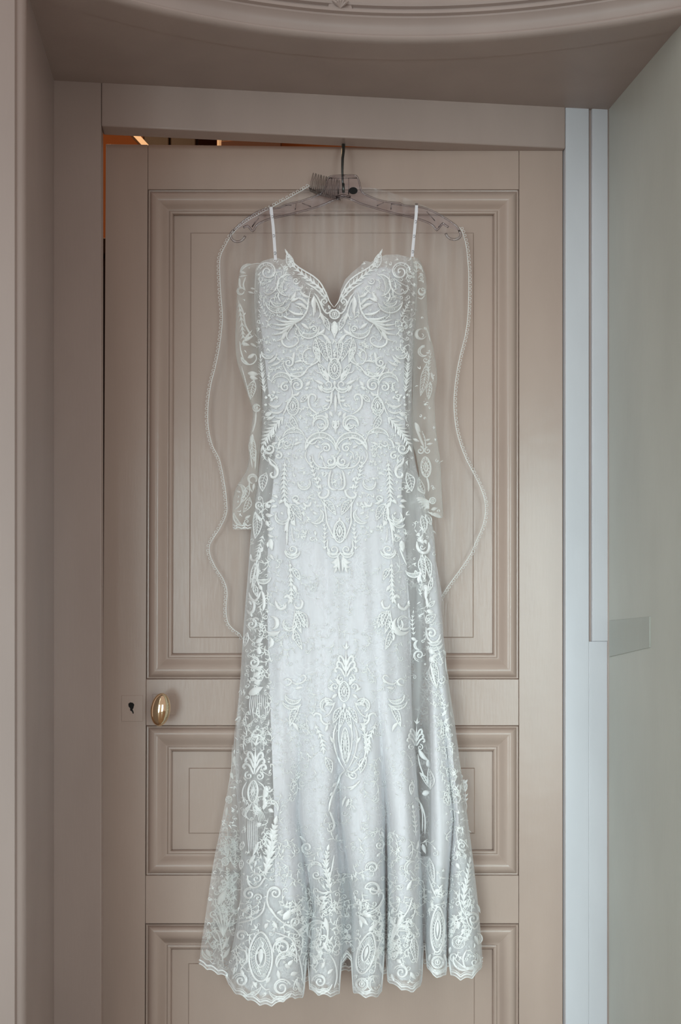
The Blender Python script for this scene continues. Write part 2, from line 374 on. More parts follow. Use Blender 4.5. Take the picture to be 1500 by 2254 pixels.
kb = obj('knob', v, f, M_BRASS, door, smooth=True); tag(kb, 'polished brass oval knob', None)
m = MB(); cc = DP(357.5, 1562, 0)
m.tube([(cc.x, -.0005, cc.z), (cc.x, -.006, cc.z), (cc.x, -.012, cc.z), (cc.x, -.030, cc.z), (cc.x, -.042, cc.z)], [.014, .013, .0075, .0065, .009], 20); m.build('shank', M_BRASS, kb, angle=40)

# ------------------------------------------------------------------ fabrics
def fabric(name, col, sheer=None, lace=None, trans=.35, gather=(.75, 1.35)):
    """satin, or sheer net: `sheer` = (facing cover, grazing cover); `lace` adds fine woven sprigs to the cover"""
    m = bpy.data.materials.new(name); m.use_nodes = True; nt = m.node_tree; N = nt.nodes; L = nt.links
    N.clear(); out = N.new('ShaderNodeOutputMaterial')
    tc = N.new('ShaderNodeTexCoord')
    df = N.new('ShaderNodeBsdfDiffuse'); tr = N.new('ShaderNodeBsdfTranslucent')
    nz = N.new('ShaderNodeTexNoise'); nz.inputs['Scale'].default_value = 14; nz.inputs['Detail'].default_value = 4; L.new(tc.outputs['Object'], nz.inputs['Vector'])
    rp = N.new('ShaderNodeValToRGB'); rp.color_ramp.elements[0].color = (*[c*.95 for c in col], 1); rp.color_ramp.elements[1].color = (*col, 1)
    L.new(nz.outputs[0], rp.inputs[0]); L.new(rp.outputs[0], df.inputs[0]); L.new(rp.outputs[0], tr.inputs[0])
    mx = N.new('ShaderNodeMixShader'); mx.inputs[0].default_value = trans; L.new(df.outputs[0], mx.inputs[1]); L.new(tr.outputs[0], mx.inputs[2])
    last = mx.outputs[0]
    if sheer is None:
        gl = N.new('ShaderNodeBsdfGlossy'); gl.inputs['Roughness'].default_value = .45
        fr = N.new('ShaderNodeFresnel'); fr.inputs[0].default_value = 1.38
        m2 = N.new('ShaderNodeMixShader'); L.new(fr.outputs[0], m2.inputs[0]); L.new(last, m2.inputs[1]); L.new(gl.outputs[0], m2.inputs[2]); last = m2.outputs[0]
    else:
        lw = N.new('ShaderNodeLayerWeight'); lw.inputs[0].default_value = .4
        mr = N.new('ShaderNodeMapRange'); mr.inputs[3].default_value = sheer[0]; mr.inputs[4].default_value = sheer[1]; L.new(lw.outputs['Facing'], mr.inputs[0])
        fac = mr.outputs[0]
        # soft vertical gathers of the net
        mp = N.new('ShaderNodeMapping'); mp.inputs['Scale'].default_value = (1, 1, .06); L.new(tc.outputs['Object'], mp.inputs[0])
        ng = N.new('ShaderNodeTexNoise'); ng.inputs['Scale'].default_value = 60; ng.inputs['Detail'].default_value = 3; L.new(mp.outputs[0], ng.inputs['Vector'])
        mg = N.new('ShaderNodeMapRange'); mg.inputs[1].default_value = .35; mg.inputs[2].default_value = .7; mg.inputs[3].default_value = gather[0]; mg.inputs[4].default_value = gather[1]; L.new(ng.outputs[0], mg.inputs[0])
        mu = N.new('ShaderNodeMath'); mu.operation = 'MULTIPLY'; L.new(fac, mu.inputs[0]); L.new(mg.outputs[0], mu.inputs[1]); fac = mu.outputs[0]
        if lace:
            # warped thin-line sprigs
            nw = N.new('ShaderNodeTexNoise'); nw.inputs['Scale'].default_value = 38; nw.inputs['Detail'].default_value = 2; L.new(tc.outputs['Object'], nw.inputs['Vector'])
            vm = N.new('ShaderNodeVectorMath'); vm.operation = 'MULTIPLY_ADD'; L.new(nw.outputs['Color'], vm.inputs[0]); vm.inputs[1].default_value = (.05, .05, .05); L.new(tc.outputs['Object'], vm.inputs[2])
            vo = N.new('ShaderNodeTexVoronoi'); vo.feature = 'DISTANCE_TO_EDGE'; vo.inputs['Scale'].default_value = 75; L.new(vm.outputs[0], vo.inputs['Vector'])
            lt = N.new('ShaderNodeMapRange'); lt.inputs[1].default_value = .03; lt.inputs[2].default_value = .11; lt.inputs[3].default_value = 1; lt.inputs[4].default_value = 0; L.new(vo.outputs['Distance'], lt.inputs[0])
            nm = N.new('ShaderNodeTexNoise'); nm.inputs['Scale'].default_value = 20; nm.inputs['Detail'].default_value = 2; L.new(tc.outputs['Object'], nm.inputs['Vector'])
            mk = N.new('ShaderNodeMapRange'); mk.inputs[1].default_value = .47; mk.inputs[2].default_value = .56; mk.inputs[3].default_value = 0; mk.inputs[4].default_value = lace; L.new(nm.outputs[0], mk.inputs[0])
            mm = N.new('ShaderNodeMath'); mm.operation = 'MULTIPLY'; L.new(lt.outputs[0], mm.inputs[0]); L.new(mk.outputs[0], mm.inputs[1])
            ad = N.new('ShaderNodeMath'); ad.operation = 'ADD'; ad.use_clamp = True; L.new(fac, ad.inputs[0]); L.new(mm.outputs[0], ad.inputs[1]); fac = ad.outputs[0]
        tp = N.new('ShaderNodeBsdfTransparent')
        m3 = N.new('ShaderNodeMixShader'); L.new(fac, m3.inputs[0]); L.new(tp.outputs[0], m3.inputs[1]); L.new(last, m3.inputs[2]); last = m3.outputs[0]
    L.new(last, out.inputs[0])
    return m
M_SATIN = fabric('white_satin', (.90, .88, .915), trans=.12)
M_TULLE = fabric('ivory_tulle', (.93, .94, .95), sheer=(.29, .66), lace=.15, trans=.18)
M_NET = fabric('sleeve_net', (.92, .94, .91), sheer=(.10, .42), trans=.18)
M_SHEERT = fabric('sheer_thread', (.96, .96, .94), sheer=(.62, .8), trans=.2)
M_UNDER = fabric('under_tulle', (.92, .92, .94), sheer=(.88, .97), trans=.2)
M_VEIL = fabric('veil_net', (.90, .88, .86), sheer=(.09, .40), gather=(.35, 2.6))
M_LACE = plain('lace_thread', (.95, .945, .93), .55)
M_SOFT = plain('soft_thread', (.93, .93, .915), .7)
M_BEAD = plain('clear_bead', (.95, .97, .96), .08, 0, 1.0)
M_TRIM = plain('veil_thread', (.86, .86, .84), .7)

# ------------------------------------------------------------------ shape of the dress: front depth as a function of place
OL = [(560, 566), (600, 562), (650, 560), (700, 562), (750, 567), (800, 572), (850, 576), (900, 577), (950, 576), (1000, 573), (1050, 568), (1100, 562), (1170, 553), (1250, 547), (1300, 543), (1400, 535), (1500, 529), (1600, 518), (1700, 508), (1800, 490), (1900, 470), (2000, 455), (2100, 441), (2160, 438)]
OR = [(560, 914), (600, 919), (650, 918), (700, 915), (750, 912), (800, 910), (850, 908), (900, 907), (950, 908), (1000, 912), (1050, 922), (1100, 938), (1170, 955), (1250, 961), (1300, 966), (1400, 977), (1500, 988), (1600, 1003), (1700, 1016), (1800, 1030), (1900, 1043), (2000, 1054), (2100, 1062), (2160, 1063)]
LF = [(560, 566), (600, 562), (650, 560), (700, 562), (750, 567), (800, 572), (850, 576), (900, 577), (950, 576), (1000, 573), (1050, 568), (1100, 562), (1170, 553), (1250, 547), (1300, 543), (1400, 535), (1500, 529), (1600, 521), (1700, 519), (1800, 525), (1860, 530), (1930, 531), (2000, 526), (2060, 516), (2150, 499), (2220, 494)]
TUBES = [[(1150, 560, 690), (1500, 531, 660), (1800, 524, 655), (2000, 528, 682), (2180, 497, 675)],
         [(1150, 690, 750), (1500, 662, 745), (1800, 658, 742), (2000, 690, 758), (2180, 678, 752)],
         [(1150, 750, 820), (1500, 747, 830), (1800, 748, 848), (2000, 775, 850), (2180, 775, 846)],
         [(1150, 820, 890), (1500, 832, 906), (1800, 852, 925), (2000, 853, 930), (2180, 851, 932)],
         [(1150, 922, 942), (1500, 943, 968), (1800, 945, 1000), (2000, 940, 985), (2180, 938, 985)],
         [(1150, 942, 957), (1500, 968, 988), (1800, 1000, 1031), (2000, 985, 1055), (2180, 986, 1064)]]
BULGE = [(560, .060), (640, .074), (700, .070), (800, .056), (900, .050), (1000, .056), (1150, .066), (1400, .070), (1800, .072), (2200, .070)]
YB = -.026
def dF(px, py):
    l, r = stab(OL if py < 1600 else LF, py), stab(OR, py)
    c, h = (l+r)/2, (r-l)/2
    u = max(-1.0, min(1.0, (px-c)/h))
    wide = (1-abs(u)**2.6)**.62
    w = sstep(1020, 1700, py)
    y = YB-tab(BULGE, py)*wide*(1-.68*w)
    if py < 900:
        for cx in (646, 832): y -= .030*math.exp(-((px-cx)/52)**2-((py-655)/58)**2)
        y += .012*math.exp(-((px-738)/26)**2-((py-690)/70)**2)
    if w > 0:
        pr = big = 0.0; wm = sstep(1420, 2020, py)
        E = [(tab([(q[0], q[1]) for q in T], py), tab([(q[0], q[2]) for q in T], py)) for T in TUBES]
        for k, (a, b) in enumerate(E):
            if a < px < b:
                t = (px-a)/(b-a); pr = (1-abs(2*t-1)**2.4)**.75*(1.0, .95, 1.0, 1.05, .8, .75)[k]; break
        for a, b, h in ((E[0][0], E[3][1], 1.0), (E[4][0], E[5][1], .8)):
            if a < px < b: big = h*(1-abs(2*(px-a)/(b-a)-1)**4)**.5
        y -= .082*(wm*pr+(w-wm)*big)
    # gentle drape wrinkles
    g = sstep(930, 1150, py)
    y -= g*.0016*math.sin(px*.11+py*.006)+g*.0011*math.sin(px*.19-py*.011+1.3)
    return y
SLL = [(578, 540), (590, 531), (610, 526), (650, 522), (700, 520), (740, 518), (790, 521), (830, 533), (870, 546), (900, 556), (915, 557), (950, 552), (980, 547), (1010, 548), (1040, 541), (1065, 525), (1090, 515), (1130, 512), (1168, 513)]
SLR = [(578, 576), (600, 576), (640, 571), (700, 566), (760, 569), (800, 572), (850, 575), (900, 577), (960, 575), (1020, 570), (1100, 563), (1168, 555)]
SRL = [(565, 905), (600, 909), (640, 911), (700, 913), (760, 911), (850, 909), (940, 907), (980, 910), (1010, 918), (1060, 922), (1098, 898), (1122, 903), (1145, 938)]
SRR = [(565, 918), (580, 928), (610, 938), (650, 940), (700, 942), (730, 946), (770, 955), (830, 963), (880, 957), (950, 961), (1010, 969), (1080, 973), (1145, 977)]
def sF(L_, R_, y0, r0):
    def F(px, py):
        l, r = stab(L_, py), stab(R_, py); c, h = (l+r)/2, max(4, (r-l)/2)
        u = max(-1.0, min(1.0, (px-c)/h))
        return y0-r0*math.sqrt(max(0.0, 1-u*u*.98))-.0012*math.sin(py*.09+px*.1)
    return F
sLF = sF(SLL, SLR, -.030, .020); sRF = sF(SRL, SRR, -.030, .021)
def rF(px, py): return -.0215-.003*math.sin(px*.055)-.003*sstep(1500, 2100, py)*math.sin(px*.13)
HEM = [(490, 2142), (498, 2152), (504, 2170), (515, 2184), (540, 2198), (575, 2213), (600, 2214), (625, 2204), (645, 2196), (666, 2200), (670, 2186), (673, 2120), (679, 2116), (682, 2180), (700, 2190), (735, 2194), (747, 2190), (751, 2120), (764, 2108), (774, 2118), (778, 2184), (800, 2195), (828, 2196), (841, 2184), (845, 2110), (851, 2108), (854, 2160), (870, 2171), (890, 2181), (905, 2185), (925, 2174), (929, 2160), (932, 2090), (938, 2088), (941, 2132), (955, 2149), (970, 2153), (982, 2148), (985, 2116), (989, 2118), (993, 2148), (1015, 2157), (1040, 2153), (1058, 2136), (1064, 2122)]
RHEM = [(436, 2122), (445, 2128), (470, 2140), (500, 2152), (560, 2160), (680, 2160), (720, 2150), (765, 2136), (850, 2146), (935, 2120), (1000, 2130), (1066, 2118)]
def scal(x, p, a): return a*abs(math.sin(math.pi*x/p))
TOP = [(560, 598), (566, 584), (575, 575), (590, 570), (606, 567), (622, 572), (633, 566), (646, 582), (660, 596), (680, 606), (697, 616), (712, 640), (722, 664), (731, 678), (741, 681), (747, 668), (751, 640), (760, 616), (775, 600), (790, 588), (805, 574), (818, 577), (835, 568), (852, 561), (880, 560), (905, 566), (916, 580), (921, 600)]
def sheet(name, mat, parent, colsN, rowsN, Lt, Rt, topf, botf, F, off=0.0, thick=None, pw=1.0):
    v = []; f = []
    for j in range(rowsN+1):
        t = (j/rowsN)**pw
        for i in range(colsN+1):
            s = i/colsN
            pt = topf(s); pb = botf(s)
            py = lerp(pt, pb, t)
            px = lerp(Lt(py), Rt(py), s)
            v.append(W(px, py, F(px, py)+off))
    n = colsN+1
    for j in range(rowsN):
        for i in range(colsN): f.append((j*n+i, j*n+i+1, (j+1)*n+i+1, (j+1)*n+i))
    o = obj(name, v, f, mat, parent, smooth=True)
    if thick:
        m = o.modifiers.new('cloth', 'SOLIDIFY'); m.thickness = thick; m.offset = 0
    return o

dress = empty('wedding_dress', (0, 0, 0), 'white lace wedding dress with sweetheart neckline hanging from the clear hanger', 'dress')
lF = lambda py: stab(LF, py); rR = lambda py: stab(OR, py)
def hem_at(s):
    px = lerp(497, 1063.5, s); return tab(HEM, px)-scal(px, 26, 5)+2
over = sheet('lace_overlay', M_TULLE, dress, 230, 300, lF, rR, lambda s: tab(TOP, lerp(562, 919, s)), hem_at, dF)
tag(over, 'sheer tulle overlay sewn with white corded lace', None)
# satin lining: the bodice and a narrow slip skirt
LIL = [(560, 575), (620, 572), (700, 573), (760, 580), (850, 590), (920, 600), (960, 606), (1050, 603), (1100, 598), (1170, 592), (1250, 589), (1400, 590), (1600, 597), (1800, 604), (1950, 606)]
LIR = [(560, 868), (620, 880), (700, 884), (760, 888), (850, 892), (950, 892), (1050, 886), (1100, 884), (1170, 890), (1250, 896), (1400, 905), (1500, 906), (1600, 908), (1800, 924), (1950, 928)]
LTOP = [(560, 606), (580, 594), (600, 592), (625, 592), (640, 604), (655, 622), (672, 648), (690, 672), (712, 698), (735, 716), (748, 706), (765, 676), (782, 640), (800, 612), (815, 598), (835, 590), (860, 588), (885, 600)]
def lin_hem(s): return tab([(0, 1960), (.15, 1985), (.27, 1930), (.4, 1915), (.5, 1935), (.62, 1930), (.75, 1950), (.85, 2010), (1, 2000)], s)+5*math.sin(s*23)
lin = sheet('satin_lining', M_SATIN, dress, 120, 200, lambda p: stab(LIL, p), lambda p: stab(LIR, p), lambda s: tab(LTOP, lerp(573, 884, s)), lin_hem, dF, .0040)
lin2 = sheet('lining_fold', M_SATIN, dress, 24, 110, lambda p: tab([(1180, 946), (1500, 946), (1800, 950), (1930, 948)], p), lambda p: tab([(1180, 950), (1300, 972), (1500, 982), (1800, 1010), (1930, 1006)], p), lambda s: 1180+10*s, lambda s: 1900+24*s, dF, .0045)
under = sheet('underskirt', M_UNDER, dress, 150, 60, lambda p: lF(p)+4, lambda p: rR(p)-4, lambda s: 1885, lambda s: hem_at(s)-22, dF, .0075)
# back of the skirt, seen through the sheer front and beyond its left edge
back = sheet('back_skirt', M_TULLE, dress, 120, 120, lambda p: stab(OL, p), lambda p: stab(OR, p), lambda s: 700, lambda s: tab(RHEM, lerp(438, 1064, s))-scal(lerp(438, 1064, s), 24, 5)+2, rF)
# sleeves: closed net tubes
def sleeve(F, L_, R_, p0, p1, y0, cuff):
    v = []; f = []; nr = 110; nc = 20
    for j in range(nr+1):
        s0 = j/nr
        for i in range(nc):
            a = 2*math.pi*i/nc
            py = lerp(p0, p1+cuff(math.cos(a)), s0)
            l, r = stab(L_, py), stab(R_, py); c, h = (l+r)/2, (r-l)/2
            px = c+h*math.cos(a)
            yy = F(px, py) if math.sin(a) >= 0 else y0+.010*(-math.sin(a))
            v.append(W(px, py, yy))
    for j in range(nr):
        for i in range(nc): f.append((j*nc+i, j*nc+(i+1) % nc, (j+1)*nc+(i+1) % nc, (j+1)*nc+i))
    return obj('sleeve', v, f, M_NET, dress, smooth=True)
slv_l = sleeve(sLF, SLL, SLR, 582, 1166, -.030, lambda c: 0)
slv_r = sleeve(sRF, SRL, SRR, 568, 1130, -.030, lambda c: 9*c)
# shoulder straps looped over the hanger, with little button loops
def strap(pts, wd, loops):
    v = []; f = []
    P = catmull(pts, 4)
    Q = [(P[0][0], P[0][1]+16, -.0435), (P[0][0], P[0][1], -.0435), (P[0][0], P[0][1]-4, -.0475), (P[0][0], P[0][1]-4, -.0525), (P[0][0], P[0][1], -.0572)]
    Q += [(x, y, lerp(-.0580, -.072, i/(len(P)-1))) for i, (x, y) in enumerate(P) if i]
    for x, y, yy in Q:
        v += [W(x-wd/2, y, yy), W(x+wd/2, y, yy), W(x+wd/2, y, yy+.0012), W(x-wd/2, y, yy+.0012)]
    n = len(Q)
    for i in range(n-1):
        for k in range(4): f.append((4*i+k, 4*i+(k+1) % 4, 4*i+4+(k+1) % 4, 4*i+4+k))
    f += [(0, 1, 2, 3), (4*n-1, 4*n-2, 4*n-3, 4*n-4)]
    s = obj('strap', v, f, M_SATIN, dress)
    for x, y in loops:
        q = MB(); q.tube([W(x+2.2*math.cos(a), y+3*math.sin(a), -.0725) for a in [math.pi*(k/7*1.7-.9) for k in range(8)]], .00042, 5); q.build('button_loop', M_DGREY, s, smooth=True)
M_DGREY = plain('dark_thread', (.16, .15, .16), .5)
strap([(597, 455), (599, 476), (601.5, 497), (604, 530), (605.5, 552), (607, 572)], 6.5, [(600, 477), (603, 519), (606, 557)])
strap([(917.5, 451.5), (916.5, 474), (914.5, 492), (912, 519), (909.5, 545), (908, 565)], 6.5, [(916, 488), (912.5, 520), (909.5, 554)])

# ------------------------------------------------------------------ the veil with its comb, hung behind the dress
veil = empty('bridal_veil', (0, 0, 0), 'sheer bridal veil with scalloped edge and wire comb behind the dress', 'veil')
VL = [(404, 690), (420, 664), (440, 628), (460, 592), (490, 540), (515, 512), (540, 497), (560, 487), (580, 484), (640, 486), (700, 490), (760, 484), (810, 474), (850, 464), (900, 458), (940, 459), (980, 468), (1010, 483), (1060, 494), (1100, 499), (1130, 499), (1160, 486), (1190, 467), (1205, 461), (1225, 464), (1250, 476), (1275, 492), (1300, 500), (1340, 498), (1370, 502), (1385, 514), (1395, 528), (1410, 536)]
VR = [(404, 790), (420, 850), (440, 905), (460, 950), (480, 985), (500, 1012), (530, 1024), (560, 1029), (600, 1032), (650, 1032), (700, 1030), (740, 1024), (780, 1014), (820, 1006), (860, 1001), (900, 1000), (950, 1006), (1000, 1022), (1040, 1042), (1070, 1057), (1100, 1067), (1130, 1069), (1160, 1062), (1190, 1049), (1220, 1036), (1250, 1016), (1280, 994), (1310, 974), (1340, 960), (1410, 950)]
def vF(px, py): return -.0095-.002*math.sin(px*.05+py*.004)-.001*math.sin(px*.16)-.004*math.exp(-((py-430)/60)**2)
sheet('net', M_VEIL, veil, 90, 130, lambda p: stab(VL, p), lambda p: stab(VR, p), lambda s: 406+14*abs(s-.4), lambda s: 1408, vF)
def edge_trim(T, a, b, sgn):
    q = MB(); py = a; P = []
    n = int((b-a)/1.6)
    line = [(stab(T, lerp(a, b, i/n)), lerp(a, b, i/n)) for i in range(n+1)]
    q.tube([W(x, y, vF(x, y)-.0008) for x, y in line[::2]], .0006, 5)
    # loops strung along the edge by arc length
    acc = 0; last = line[0]; nxt = 4.0
    for p in line[1:]:
        acc += math.hypot(p[0]-last[0], p[1]-last[1])
        if acc >= nxt:
            nxt += 8.6
            tx, ty = p[0]-last[0], p[1]-last[1]; L_ = math.hypot(tx, ty) or 1; nx, ny = -ty/L_*sgn, tx/L_*sgn
            cx, cy = p[0]+nx*3.0, p[1]+ny*3.0
            q.tube([W(cx+3.0*math.cos(k*math.pi/4), cy+3.0*math.sin(k*math.pi/4), vF(p[0], p[1])-.001) for k in range(9)], .00045, 4, cap=False)
        last = p
    return q.build('scalloped_edge', M_TRIM, veil, smooth=True)
edge_trim(VL, 408, 1410, 1); edge_trim(VR, 500, 1340, -1)
M_WIRE = plain('comb_wire', (.16, .125, .11), .4, .6)
comb = MB(); cs = [(682, 417), (700, 425), (722, 431), (748, 437)]
comb.tube([W(x, y, -.026) for x, y in catmull(cs, 4)], .0015, 6)
for i in range(22):                                   # wire winding along the spine
    t = i/21; x, y = catmull(cs, 1)[int(t*(len(catmull(cs, 1))-1))]
    comb.tube([W(x-1.2, y-4.5, -.0275), W(x+1, y+4.5, -.0275)], .0009, 5)
comb = comb.build('comb', M_WIRE, veil, smooth=True)
for i in range(16):
    t = i/15; bx, by = lerp(684, 746, t), lerp(417, 436, t); tx, ty = lerp(690, 748, t)+1.5*math.sin(i*2.1), lerp(380, 396, t)
    q = MB(); q.tube([W(bx-1.6, by, -.026), W(lerp(bx, tx, .5)-1.5, lerp(by, ty, .5), -.025), W(tx-.8, ty+2, -.024), W(tx, ty, -.024), W(tx+.9, ty+2, -.024), W(lerp(bx, tx, .5)+1.3, lerp(by, ty, .5), -.025), W(bx+1.4, by, -.026)], .00045, 4); q.build('tooth', M_WIRE, comb, smooth=True)

# ------------------------------------------------------------------ clear hanger
def clear(name, tint, gloss):
    m = bpy.data.materials.new(name); m.use_nodes = True; nt = m.node_tree; N = nt.nodes; L = nt.links; N.clear()
    out = N.new('ShaderNodeOutputMaterial'); tp = N.new('ShaderNodeBsdfTransparent'); tp.inputs[0].default_value = (*tint, 1)
    gl = N.new('ShaderNodeBsdfGlossy'); gl.inputs['Roughness'].default_value = .06
    fr = N.new('ShaderNodeFresnel'); fr.inputs[0].default_value = 1.46
    nz = N.new('ShaderNodeTexNoise'); nz.inputs['Scale'].default_value = 40
    bp = N.new('ShaderNodeBump'); bp.inputs['Strength'].default_value = .12; L.new(nz.outputs[0], bp.inputs['Height']); L.new(bp.outputs[0], gl.inputs['Normal']); L.new(bp.outputs[0], fr.inputs['Normal'])
    mx = N.new('ShaderNodeMixShader'); L.new(fr.outputs[0], mx.inputs[0]); L.new(tp.outputs[0], mx.inputs[1]); L.new(gl.outputs[0], mx.inputs[2]); L.new(mx.outputs[0], out.inputs[0])
    return m
M_CLEAR = clear('clear_plastic', (.955, .94, .955), 1); M_RIM = clear('plastic_rim', (.93, .915, .93), 1)
M_HOOK = plain('grey_steel', (.10, .11, .105), .35, .9)
hang = empty('coat_hanger', (0, 0, 0), 'clear plastic hanger with steel hook and black size dot', 'hanger')
HTOP_R = [(757, 386), (780, 386), (787, 390), (792, 403), (795, 417), (802, 426), (825, 437), (850, 444), (880, 447), (890, 452), (922, 455), (944, 461), (965, 471), (990, 486), (1006, 498), (1012, 509)]
HBOT_R = [(757, 433), (768, 436), (783, 443), (800, 450), (830, 459), (870, 470), (905, 478), (930, 485), (947, 492), (956, 499), (962, 507), (968, 500), (975, 492), (981, 496), (988, 500)]
HTOP_L = [(757, 386), (735, 387), (725, 390), (720, 398), (717, 412), (711, 422), (700, 429), (665, 442), (632, 450), (612, 458), (588, 459), (565, 467), (545, 480), (525, 496), (514, 507)]
HBOT_L = [(757, 433), (745, 437), (733, 441), (715, 449), (690, 458), (660, 466), (625, 475), (600, 480), (582, 486), (567, 494), (562, 501), (557, 509), (551, 503), (545, 497), (536, 501)]
HY = -.052
def hanger_half(top, bot):
    T = catmull(top, 3); B = catmull(bot, 3); n = 60
    def res(P):
        d = [0]
        for a, b in zip(P, P[1:]): d.append(d[-1]+math.hypot(a[0]-b[0], a[1]-b[1]))
        o = []; j = 0
        for i in range(n+1):
            g = d[-1]*i/n
            while j < len(d)-2 and d[j+1] < g: j += 1
            t = (g-d[j])/max(1e-6, d[j+1]-d[j]); o.append((lerp(P[j][0], P[j+1][0], t), lerp(P[j][1], P[j+1][1], t)))
        return o
    return res(T), res(B)
hv = []; hf = []
for top, bot in ((HTOP_L, HBOT_L), (HTOP_R, HBOT_R)):
    T, B = hanger_half(top, bot); base = len(hv); n = len(T)
    for (a, b), (c, d) in zip(T, B): hv += [W(a, b, HY), W(c, d, HY), W(c, d, HY+.005), W(a, b, HY+.005)]
    for i in range(n-1):
        for k in range(4): hf.append((base+4*i+k, base+4*i+(k+1) % 4, base+4*i+4+(k+1) % 4, base+4*i+4+k))
    hf.append((base+4*n-4, base+4*n-3, base+4*n-2, base+4*n-1))
body = obj('body', hv, hf, M_CLEAR, hang, angle=40)
q = MB()
for path, r in ((HTOP_L, .0016), (HBOT_L, .0018), (HTOP_R, .0016), (HBOT_R, .0018)):
    q.tube([W(x, y, HY-.0005) for x, y in catmull(path, 5)], r, 6)
q.build('rim', M_RIM, body, smooth=True)
for pts in ([(514, 507), (508, 515), (509, 523), (515, 530), (525, 532), (535, 527), (540, 520)], [(1012, 509), (1015, 516), (1012, 523), (1004, 527), (993, 526), (985, 520), (982, 514)]):
    q = MB(); q.tube([W(x, y, HY+.002) for x, y in catmull(pts, 3)], .0022, 8); q.build('end_loop', M_RIM, body, smooth=True)
for a, b in (((628, 452), (642, 452)), ((652, 449), (650, 462)), ((665, 447), (685, 455)), ((845, 446), (830, 453)), ((862, 447), (861, 461)), ((885, 452), (862, 449)), ((940, 466), (958, 486)), ((562, 488), (555, 500)), ((570, 480), (556, 498)), ((966, 500), (975, 490))):
    q = MB(); q.tube([W(*a, HY-.0008), W(*b, HY-.0008)], .0008, 5); q.build('rib', M_RIM, body, smooth=True)   # moulded ribs, clip notches
q = MB()                                              # hook socket walls in the hub
for x in (745, 768): q.tube([W(x, 392, HY-.001), W(x, 428, HY-.001)], .0009, 6)
q.tube([W(724, 392, HY-.001), W(786, 392, HY-.001)], .0012, 6); q.tube([W(740, 434, HY-.001), W(757, 430, HY-.001), W(772, 434, HY-.001)], .0022, 6)
q.build('socket', M_RIM, body, smooth=True)
q = MB()
HX = 756.5
q.tube([W(HX, 424, HY+.002), W(HX-.5, 404, HY+.002)], .0026, 8)
q.tube([W(HX-1, 412, HY+.0025), W(HX-2, 395, HY+.0025), W(HX-2.5, 375, HY+.003), W(HX-2, 350, HY+.006), W(HX-.5, 332, HY+.012)]+[(W(HX, 322, 0).x, y, W(HX, 322, 0).z+dz) for y, dz in ((-.026, -.001), (-.014, .0028), (.004, .0046), (.028, .0046), (.043, .002), (.048, -.008), (.047, -.020))], [.0019]*2+[.0021, .0026, .0032, .0032]+[.0022]*6, 8)
q.build('hook', M_HOOK, hang, smooth=True)
q = MB(); n = 28; cx, cy = 778, 419.5
q.prism([W(cx+9.6*math.cos(2*math.pi*k/n), cy+7.6*math.sin(2*math.pi*k/n), HY-.0012) for k in range(n)], (0, .001, 0)); tag(q.build('size_dot', M_BLACK, hang), 'black oval dot', None)

